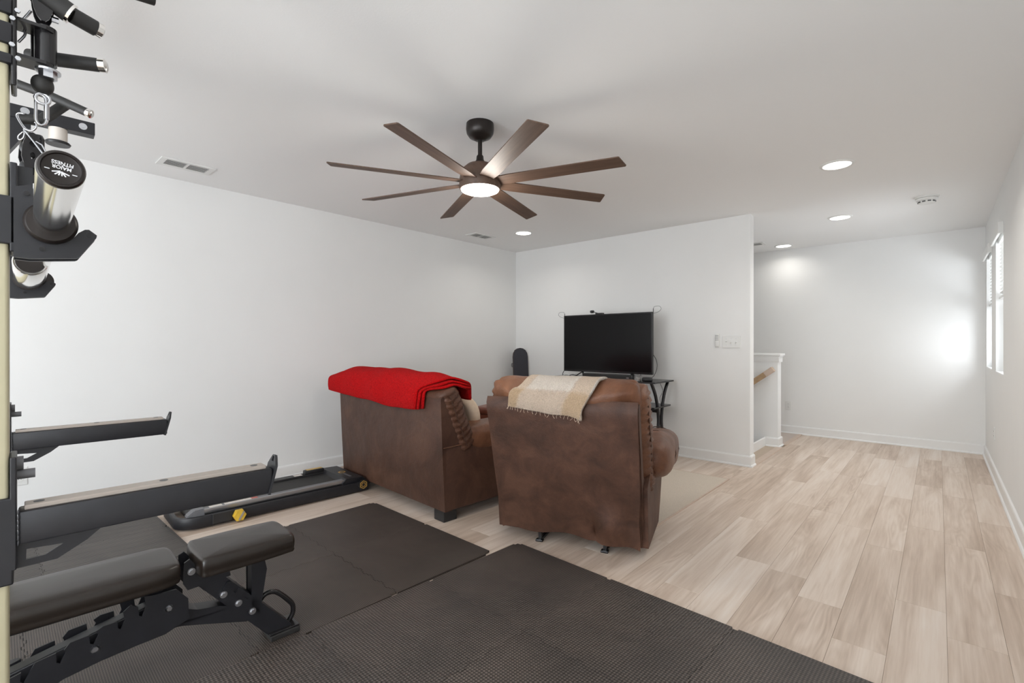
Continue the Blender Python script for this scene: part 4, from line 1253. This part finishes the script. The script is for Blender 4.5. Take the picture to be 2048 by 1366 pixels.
for p in ((35, 25), (36, 120), (25, 40), (24, 92)):
    b = nb(); y, z = T_([p], .0)[0]; cyl(b, (.004, y, z), (.009, y, z), .0042, n=6); fin('bolt', b, 'zinc', car)
b = nb(); y, z = T_([(109, 40)], XC)[0]; cyl(b, (XC, y - .004, z), (XC, y + .006, z), .0055, n=6); fin('bolt', b, 'zinc', car)
pv, pw = T_([(55, 28)], -.045)[0], T_([(42, 44)], -.045)[0]
b = nb(); tube(b, smooth_pts([(-.045, *T_([p], -.045)[0]) for p in ((62, 22), (52, 33), (42, 44))], 4), .0025, 8); tube(b, smooth_pts([(-.045, *T_([p], -.045)[0]) for p in ((48, 62), (50, 70), (37, 84))], 4), .0022, 8); fin('spring_pin', b, 'zinc', car, 60)
b = nb(); cyl(b, (-.052, *T_([(66, 135)], -.052)[0]), (-.052, *T_([(66, 60)], -.052)[0]), .0035, n=8); fin('guide_cable', b, 'black_sh', car)
# hex bolt under the lower flange, ball stop, eyelet
y, z = T_([(96, 156)], XC + .012)[0]
b = nb(); cyl(b, (XC + .012, y, z - .002), (XC + .012, y, z + .012), .0135, n=6); cyl(b, (XC + .012, y, z + .010), (XC + .012, y, z + .014), .019, n=24); fin('hex_bolt', b, 'zinc', car)
y, z = T_([(85, 170)], XC)[0]
bs = thing('cable_stop', 'black ball stop with a steel eyelet hanging under the rack pulley', 'cable stop', RKF @ Matrix.Translation((XC, y, z)))
b = nb(); puff(b, (.034, .034, .036), ID, 1, .9, 24, 16); fin('ball', b, 'rubber', bs, 180)
b = nb(); tube(b, [(0, .0105 * math.cos(a), -.027 + .0105 * math.sin(a)) for a in [R(30 * k) for k in range(12)]], .003, 8, True); fin('eyelet', b, 'zinc', bs, 60)
# carabiner
yy0, zz0 = T_([(81, 193)], XC)[0]; yy1, zz1 = T_([(80, 250)], XC)[0]
cb = thing('carabiner', 'long steel snap hook hanging from the ball stop on the rack', 'carabiner', RKF @ Matrix.Translation((XC, yy0, zz0)))
h_ = zz0 - zz1; b = nb()
tube(b, smooth_pts([(.0, -.006, -.002), (0, 0, .004), (0, .007, -.002), (0, .0085, -h_ * .5), (0, .008, -h_ + .008), (0, .001, -h_), (0, -.006, -h_ + .007), (0, -.0065, -h_ * .5)], 5, True), .0026, 8, True); fin('hook_wire', b, 'wire', cb, 60)
b = nb(); cyl(b, (0, .0085, -h_ * .25), (0, .0085, -h_ * .75), .0042, n=12); fin('gate', b, 'wire', cb, 40)

# beam with bolts and gusset on the far upright, roller below it
XB = -SP + .03
pb = T_([(20, 205), (190, 246.5), (190, 270.5), (20, 232)], XB)
zt = (pb[0][1] + pb[1][1]) / 2; zb = (pb[2][1] + pb[3][1]) / 2
b = nb(); box(b, (XB - .05, -.02, zb), (XB, pb[1][0], zt), .002); fb = fin('extension_beam', b, 'black', rack)
for p in ((50, 222), (166, 253)):
    b = nb(); y, z = T_([p], XB)[0]; cyl(b, (XB - .002, y, z), (XB + .004, y, z), .0065, n=6); cyl(b, (XB - .002, y, z), (XB + .0015, y, z), .012, n=18); fin('bolt', b, 'zinc', fb)
b = nb(); plate(b, T_([(8, 208), (62, 219), (62, 256), (20, 300), (8, 310)], XB - .006), [], XB - .052, XB - .004, YZ); fin('gusset', b, 'black', fb)
y, z = T_([(116, 268)], XB - .025)[0]
b = nb(); lathe(b, [(0, 0), (.026, 0), (.026, -.05), (0, -.05)], Matrix.Translation((XB - .025, y, zb))); fin('roller', b, 'cream', fb, 40)
b = nb(); lathe(b, [(0, -.048), (.033, -.048), (.036, -.052), (.033, -.058), (0, -.058)], Matrix.Translation((XB - .025, y, zb))); fin('roller_flange', b, 'black_pl', fb, 40)


# grips
def grip(pts, d, r, cap, nm='pull_up_grip', ring=None):
    P = [dep(px, py, dd, RKF) for (px, py), dd in zip(pts, d)]
    b = nb(); tube(b, P, r, 20); g = fin(nm, b, 'rubber', rack, 50)
    if cap:
        dr = (P[-1] - P[-2]).normalized(); b = nb(); tube(b, [P[-1], P[-1] + dr * cap * .8, P[-1] + dr * cap], [r * 1.02, r * 1.02, r * .7], 20); fin('end_cap', b, 'chrome', g, 40)
    if ring:
        b = nb(); dr = (P[1] - P[0]).normalized(); p = P[0].lerp(P[1], ring); cyl(b, p, p + dr * .007, r * 1.25); fin('collar', b, 'chrome', g, 40)
    return g


g = grip([(80, -16), (138, 26)], (.93, .96), .020, .006)
b = nb(); P = [dep(143, 29.5, .965, RKF), dep(191, 57, 1.0, RKF)]; tube(b, P, .0155, 20); fin('grip_sleeve', b, 'rubber', g, 50)
b = nb(); dr = (P[1] - P[0]).normalized(); tube(b, [P[1], P[1] + dr * .010, P[1] + dr * .013], [.0145, .0145, .009], 20); fin('end_cap', b, 'chrome', g, 40)
grip([(60, 112), (104, 118), (198, 130.5)], (1.0, 1.0, 1.03), .0135, .014)
grip([(25, 164), (60, 177), (99, 191), (175, 225.5)], (1.52, 1.53, 1.54, 1.56), .0135, .013)
grip([(45, 238), (84, 240), (134, 207)], (1.5, 1.52, 1.60), .0155, .010)
grip([(260, -16), (307, -1)], (1.2, 1.24), .014, 0)

# barbell resting in the hooks
zb_ = 1.418; yb_ = .056
bb = thing('barbell', 'chrome barbell resting in the rack hooks, dark end cap towards the camera', 'barbell', RKF @ Matrix.Translation((0, yb_, zb_)))
XE_ = .424; XC_ = .030
RY = Matrix.Rotation(R(90), 4, 'Y')
b = nb(); lathe(b, [(0, XC_), (.025, XC_), (.025, XE_ - .006), (0, XE_ - .006)], RY, 48); fin('sleeve', b, 'chrome', bb, 40)
b = nb(); lathe(b, [(0, XC_ - .026), (.034, XC_ - .026), (.0385, XC_ - .02), (.0385, XC_ - .006), (.034, XC_), (0, XC_)], RY, 40); fin('collar', b, 'bronze', bb, 40)
b = nb(); lathe(b, [(.0, XE_ - .008), (.0245, XE_ - .008), (.0245, XE_ - .002), (.023, XE_ + .001), (.0205, XE_ + .0015), (.0195, XE_ - .001), (.0185, XE_ - .0015), (0, XE_ - .0015)], RY, 48); ec = fin('end_cap', b, 'bronze', bb, 40)
b = nb(); cyl(b, (XC_ - .026, 0, 0), (-SP - .03, 0, 0), .014, n=20); fin('shaft', b, 'chrome', bb, 40)
P0, P1 = dep(61, 524, 1.33, RKF), dep(57, 557, 1.66, RKF)
dr = (P1 - P0).normalized()
b = nb(); tube(b, [P0, P0 + dr * .006, P1 - dr * .012, P1], [.034, .0365, .0365, .036], 36); wp = fin('weight_peg', b, 'chrome', rack, 40)
b = nb(); tube(b, [P0 - dr * .004, P0 + dr * .002], [.030, .031], 30); fin('end_cap', b, 'bronze', wp, 40)
b = nb(); tube(b, [P1 - dr * .004, P1 + dr * .012], [.039, .039], 30); fin('stop_ring', b, 'bronze', wp, 40)
b = nb(); lathe(b, [(0, -SP - .06), (.037, -SP - .06), (.037, -SP - .035), (0, -SP - .035)], RY, 30); fin('collar', b, 'bronze', bb, 40)
b = nb(); lathe(b, [(0, -SP - .48), (.025, -SP - .48), (.025, -SP - .06), (0, -SP - .06)], RY, 30); fin('sleeve', b, 'chrome', bb, 40)
# print on the end cap: two lines, a leaf-like emblem and two dashes (turned with the bar)
ROT = R(180 - 8)


def text(s, size, uy):
    c = bpy.data.curves.new('t', 'FONT'); c.body = s; c.size = size; c.align_x = 'CENTER'; c.align_y = 'CENTER'; c.extrude = .0001; c.offset = size * .02
    o = bpy.data.objects.new('t', c); COL.objects.link(o); bpy.context.view_layer.update()
    me = bpy.data.meshes.new_from_object(o.evaluated_get(bpy.context.evaluated_depsgraph_get()))
    bpy.data.objects.remove(o); bpy.data.curves.remove(c)
    me.transform(Matrix.Translation((0, uy, 0)))
    q = bpy.data.objects.new('lettering', me); COL.objects.link(q); me.materials.append(M['lettering']); q.parent = ec
    q.matrix_local = CAPM; return q


# local text plane: u to the right seen from +x, v up
CAPM = Matrix.Translation((XE_ - .0013, 0, 0)) @ Matrix(((0, 0, 1, 0), (1, 0, 0, 0), (0, 1, 0, 0), (0, 0, 0, 1))) @ Matrix.Rotation(ROT, 4, 'Z')
text('MAJOR', .0062, -.0022); text('FITNESS', .0062, -.0078)
b = nb()
for k, (a, l) in enumerate(((20, .0085), (50, .0075), (80, .006), (100, .006), (130, .0075), (160, .0085))):
    s = 1 if a < 90 else -1
    obox(b, (s * .0006, .0028 + k % 3 * .0004, 0), (s * .0006 + l * math.cos(R(a)), .0028 + l * math.sin(R(a)), 0), .0014, .0003)
for s in (-1, 1): box(b, (s * .0135 - .0025, .0028, -.0001), (s * .0135 + .0025, .0038, .0002))
o = fin('emblem', b, 'lettering', ec); o.matrix_local = CAPM

# spring clip, short cable and pulley hanging from the lower grip
DZ = 1.485
LC = lambda px, py, d=DZ: RKF.inverted() @ (EYE + ray(px, py) * d)
p0 = EYE + ray(48, 250) * DZ
sc_ = thing('spring_clip', 'bent steel wire spring clip hooked on the rack grip', 'clip', None)
for off in (0, 3.5):
    b = nb(); tube(b, smooth_pts([EYE + ray(px + off, py) * (DZ + .01 * (off > 0)) for px, py in ((62, 262), (50, 258), (42, 248), (36, 238), (33, 230), (38, 226), (48, 228))], 5), .0022, 8); fin('wire', b, 'wire', sc_, 60)
b = nb(); tube(b, smooth_pts([EYE + ray(px, py) * DZ for px, py in ((48, 258), (49, 268), (46, 277), (38, 279), (37, 272), (46, 264))], 5), .0024, 8); tube(b, smooth_pts([EYE + ray(px, py) * DZ for px, py in ((50, 258), (62, 262), (71, 257), (73, 248), (70, 245))], 5), .0026, 8); fin('wire', b, 'wire', sc_, 60)
hp = thing('hanging_pulley', 'black double cable pulley hanging between the rack uprights', 'pulley', None)
cpt = EYE + ray(62, 318) * 1.50
PM = basis(RT, FW, (0, 0, 1), cpt) @ Matrix.Scale(1.2, 4)
b = nb()
for s in (-1, 1):
    o2 = [(.021 * math.cos(R(18 * k)) * (1 if math.sin(R(18 * k)) > -.3 else .8), .066 * math.sin(R(18 * k))) for k in range(20)]
    plate(b, o2, [[(u * .32, v * .12 + .035) for u, v in o2], [(u * .25, v * .14 + .005) for u, v in o2], [(u * .25, v * .14 - .035) for u, v in o2]], s * .013 - .002, s * .013 + .002, PM @ Matrix.Rotation(R(58), 4, 'Z') @ XZ)
fin('side_plate', b, 'black_sh', hp)
for z in (.026, -.022):
    b = nb(); lathe(b, [(.002, -.007), (.019, -.007), (.021, -.005), (.017, 0), (.021, .005), (.019, .007), (.002, .007)], PM @ Matrix.Rotation(R(58), 4, 'Z') @ Matrix.Translation((0, 0, z)) @ Matrix.Rotation(R(90), 4, 'X'), 24); fin('pulley_wheel', b, 'black_pl', hp, 50)
b = nb(); tube(b, [EYE + ray(px, py) * 1.475 for px, py in ((50, 262), (66, 282), (86, 308), (96, 330))], .0022, 8); tube(b, [EYE + ray(px, py) * 1.48 for px, py in ((72, 283), (84, 290), (96, 312))], .002, 8); fin('steel_cable', b, 'zinc', hp, 60)
b = nb(); plate(b, [(-.012, .022), (-.004, .030), (.006, .028), (.012, .018), (.012, -.05), (.006, -.05), (.006, .014), (-.004, .02), (-.008, .016)], [], -.003, .003, basis(RT, FW, (0, 0, 1), EYE + ray(78, 292) * 1.51) @ Matrix.Scale(1.19, 4) @ XZ); fin('cable_hook', b, 'black_sh', hp)

# ================================================================== WEIGHT BENCH
BF = frame(-2.018, .85, .0125, R(-3.4))
bench = thing('weight_bench', 'black adjustable weight bench with padded seat standing on the foam mat', 'weight bench', BF)
B_ = lambda pts, x: traced(pts, x, BF)
XP = .045


def pad(name, outline, z0, z1):
    """padded slab: rounded outline, crowned top, welt at the bottom"""
    n = 14; b = nb()
    P = smooth_pts([(u, v, 0) for u, v in outline], 6, True)
    c = sum(P, Vector()) / len(P)
    rings = []
    for sc_k, zz in ((.90, z0), (.985, z0), (1.0, z0 + .006), (.985, z0 + .012), (1.0, z0 + .022), (1.005, z0 + (z1 - z0) * .6), (.985, z1 - .012), (.95, z1 - .004), (.86, z1), (.5, z1 + .003), (.15, z1 + .004)):
        rings.append([b.verts.new((c.x + (p.x - c.x) * (sc_k if sc_k > .9 else sc_k), c.y + math.copysign(max(0, abs(p.y - c.y) - (1 - sc_k) * .125), p.y - c.y) if sc_k > .8 else c.y + (p.y - c.y) * sc_k, zz)) for p in P])
    m = len(P)
    for a, q in zip(rings, rings[1:]):
        for k in range(m): b.faces.new((a[k], a[(k + 1) % m], q[(k + 1) % m], q[k]))
    b.faces.new(rings[0][::-1]); b.faces.new(rings[-1])
    return fin(name, b, 'pad', bench, 60)


zo = -.0125
pad('seat_pad', [(-.095, -.305), (.095, -.305), (.122, -.27), (.125, -.15), (.118, -.02), (.10, .018), (0, .022), (-.10, .018), (-.118, -.02), (-.125, -.15), (-.122, -.27)], .372 + zo, .438 + zo)
pad('back_pad', [(-.10, -1.15), (.10, -1.15), (.125, -1.10), (.128, -.75), (.128, -.45), (.112, -.375), (.08, -.358), (0, -.355), (-.08, -.358), (-.112, -.375), (-.128, -.45), (-.128, -.75), (-.125, -1.10)], .376 + zo, .440 + zo)
# tubes under the pads
b = nb(); box(b, (-.03, -.27, .325), (.03, -.035, .366), .004); fin('seat_rail', b, 'black', bench)
b = nb(); box(b, (-.028, -1.1, .318), (.028, -.40, .366), .004); fin('back_rail', b, 'black', bench)
for s in (1, -1):
    b = nb(); x = s * XP
    plate(b, B_([(368, 1126), (379, 1118), (390, 1128), (398, 1140), (458, 1134), (461, 1150), (375, 1180), (366, 1168)], XP), [], x - .003, x + .003, YZ); fin('hinge_plate', b, 'black', bench)
b = nb(); y, z = B_([(383, 1143)], XP)[0]; cyl(b, (-XP - .008, y, z), (XP + .006, y, z), .009, n=14); fin('hinge_pin', b, 'black_sh', bench, 40)
for p, x in (((383, 1143), XP + .004), ((447, 1189), XP - .005), ((477, 1206), XP - .005), ((505, 1222), XP - .005), ((338, 1216), XP), ((190, 1297), XP), ((512, 1118), XP - .005)):
    b = nb(); y, z = B_([p], x)[0]; cyl(b, (x - .004, y, z), (x + .003, y, z), .0125, n=20); cyl(b, (x, y, z), (x + .009, y, z), .008, n=6); fin('bolt', b, 'zinc', bench, 30)
# sloping front leg with foot
la, lb = B_([(418, 1150), (395, 1166), (540, 1275), (592, 1256)], .03)[0], None
b = nb(); P = B_([(404, 1152), (446, 1150), (590, 1253), (545, 1276), (396, 1172)], .035)
plate(b, P, [], -.035, .035, YZ); bmesh.ops.bevel(b, geom=[e for e in b.edges if e.calc_face_angle(0) > .6], offset=.004, segments=2, affect='EDGES'); fin('front_leg', b, 'black', bench, 35)
b = nb(); box(b, (-.055, -.055, .0), (.055, .058, .022), .004); fin('rubber_foot', b, 'rubber', bench)
b = nb(); obox(b, (-.05, .0, .026), (.052, .0, .026), .115, .008, .002); fin('foot_plate', b, 'black_sh', bench)
for s in (1, -1):
    b = nb(); x = s * (XP - .008)
    plate(b, B_([(436, 1197), (449, 1172), (454, 1163), (460, 1162), (467, 1166), (467, 1182), (471, 1185), (477, 1176), (484, 1176), (487, 1182), (487, 1195), (496, 1198), (503, 1208), (516, 1232), (470, 1212)], XP - .008), [], x - .003, x + .003, YZ); fin('notch_plate', b, 'black', bench)
b = nb(); plate(b, B_([(503, 1114), (528, 1112), (534, 1137), (522, 1213), (518, 1226), (504, 1214)], XP - .01), [], XP - .016, XP - .010, YZ); plate(b, B_([(503, 1114), (528, 1112), (534, 1137), (522, 1213), (518, 1226), (504, 1214)], XP - .01), [], -XP + .010, -XP + .016, YZ); fin('seat_support', b, 'black', bench)
b = nb(); y0_, z0_ = B_([(496, 1128)], .0)[0]; y1_, z1_ = B_([(496, 1198)], .0)[0]; obox(b, (0, y0_ + .02, z0_ + .03), (0, y1_ + .02, z1_), .05, .03, .003); fin('support_tube', b, 'black', bench)
# grab handle behind the foot
b = nb(); tube(b, smooth_pts([(-.0, *B_([p], .0)[0]) for p in ((521, 1199), (527, 1191), (536, 1185), (549, 1183), (561, 1188), (577, 1200), (585, 1209), (586, 1222), (582, 1233), (572, 1250))], 4), .0098, 12); fin('grab_handle', b, 'black_sh', bench, 60)
# notched ladder frame
for s in (1, -1):
    x = s * XP; b = nb()
    top = [(376, 1196), (352, 1178), (316, 1188), (289, 1193), (292, 1212), (284, 1232), (278, 1231), (276, 1214), (262, 1210), (246, 1224), (250, 1240), (241, 1258), (236, 1256), (234, 1243), (206, 1252), (192, 1262), (197, 1268), (187, 1288), (180, 1287), (178, 1270), (140, 1285), (128, 1300), (131, 1305), (120, 1326), (113, 1325), (112, 1306), (70, 1325), (60, 1342), (47, 1366), (40, 1362), (42, 1345), (10, 1362)]
    bot = [(-20, 1400), (60, 1394), (110, 1366), (200, 1322), (275, 1290), (330, 1268), (378, 1236)]
    plate(b, B_(top + bot, XP), [], x - .003, x + .003, YZ); fin('ladder_plate', b, 'black', bench)
b = nb(); plate(b, B_([(437, 1212), (415, 1216), (395, 1219), (378, 1218), (360, 1225), (330, 1246), (250, 1285), (110, 1345), (20, 1390), (-100, 1450), (-100, 1500), (30, 1420), (116, 1366), (186, 1318), (265, 1272), (365, 1252), (430, 1247), (493, 1243), (507, 1230), (470, 1213)], .03), [], -.03, .03, YZ); fin('base_beam', b, 'black', bench)
b = nb(); obox(b, (0, -.42, .26), (0, -1.0, .13), .05, .05, .004); fin('back_strut', b, 'black', bench)
b = nb(); obox(b, (-.22, -1.05, .035), (.22, -1.05, .035), .05, .05, .004); obox(b, (0, -1.05, .04), (0, -1.05, .32), .05, .05, .004); fin('rear_foot', b, 'black', bench)
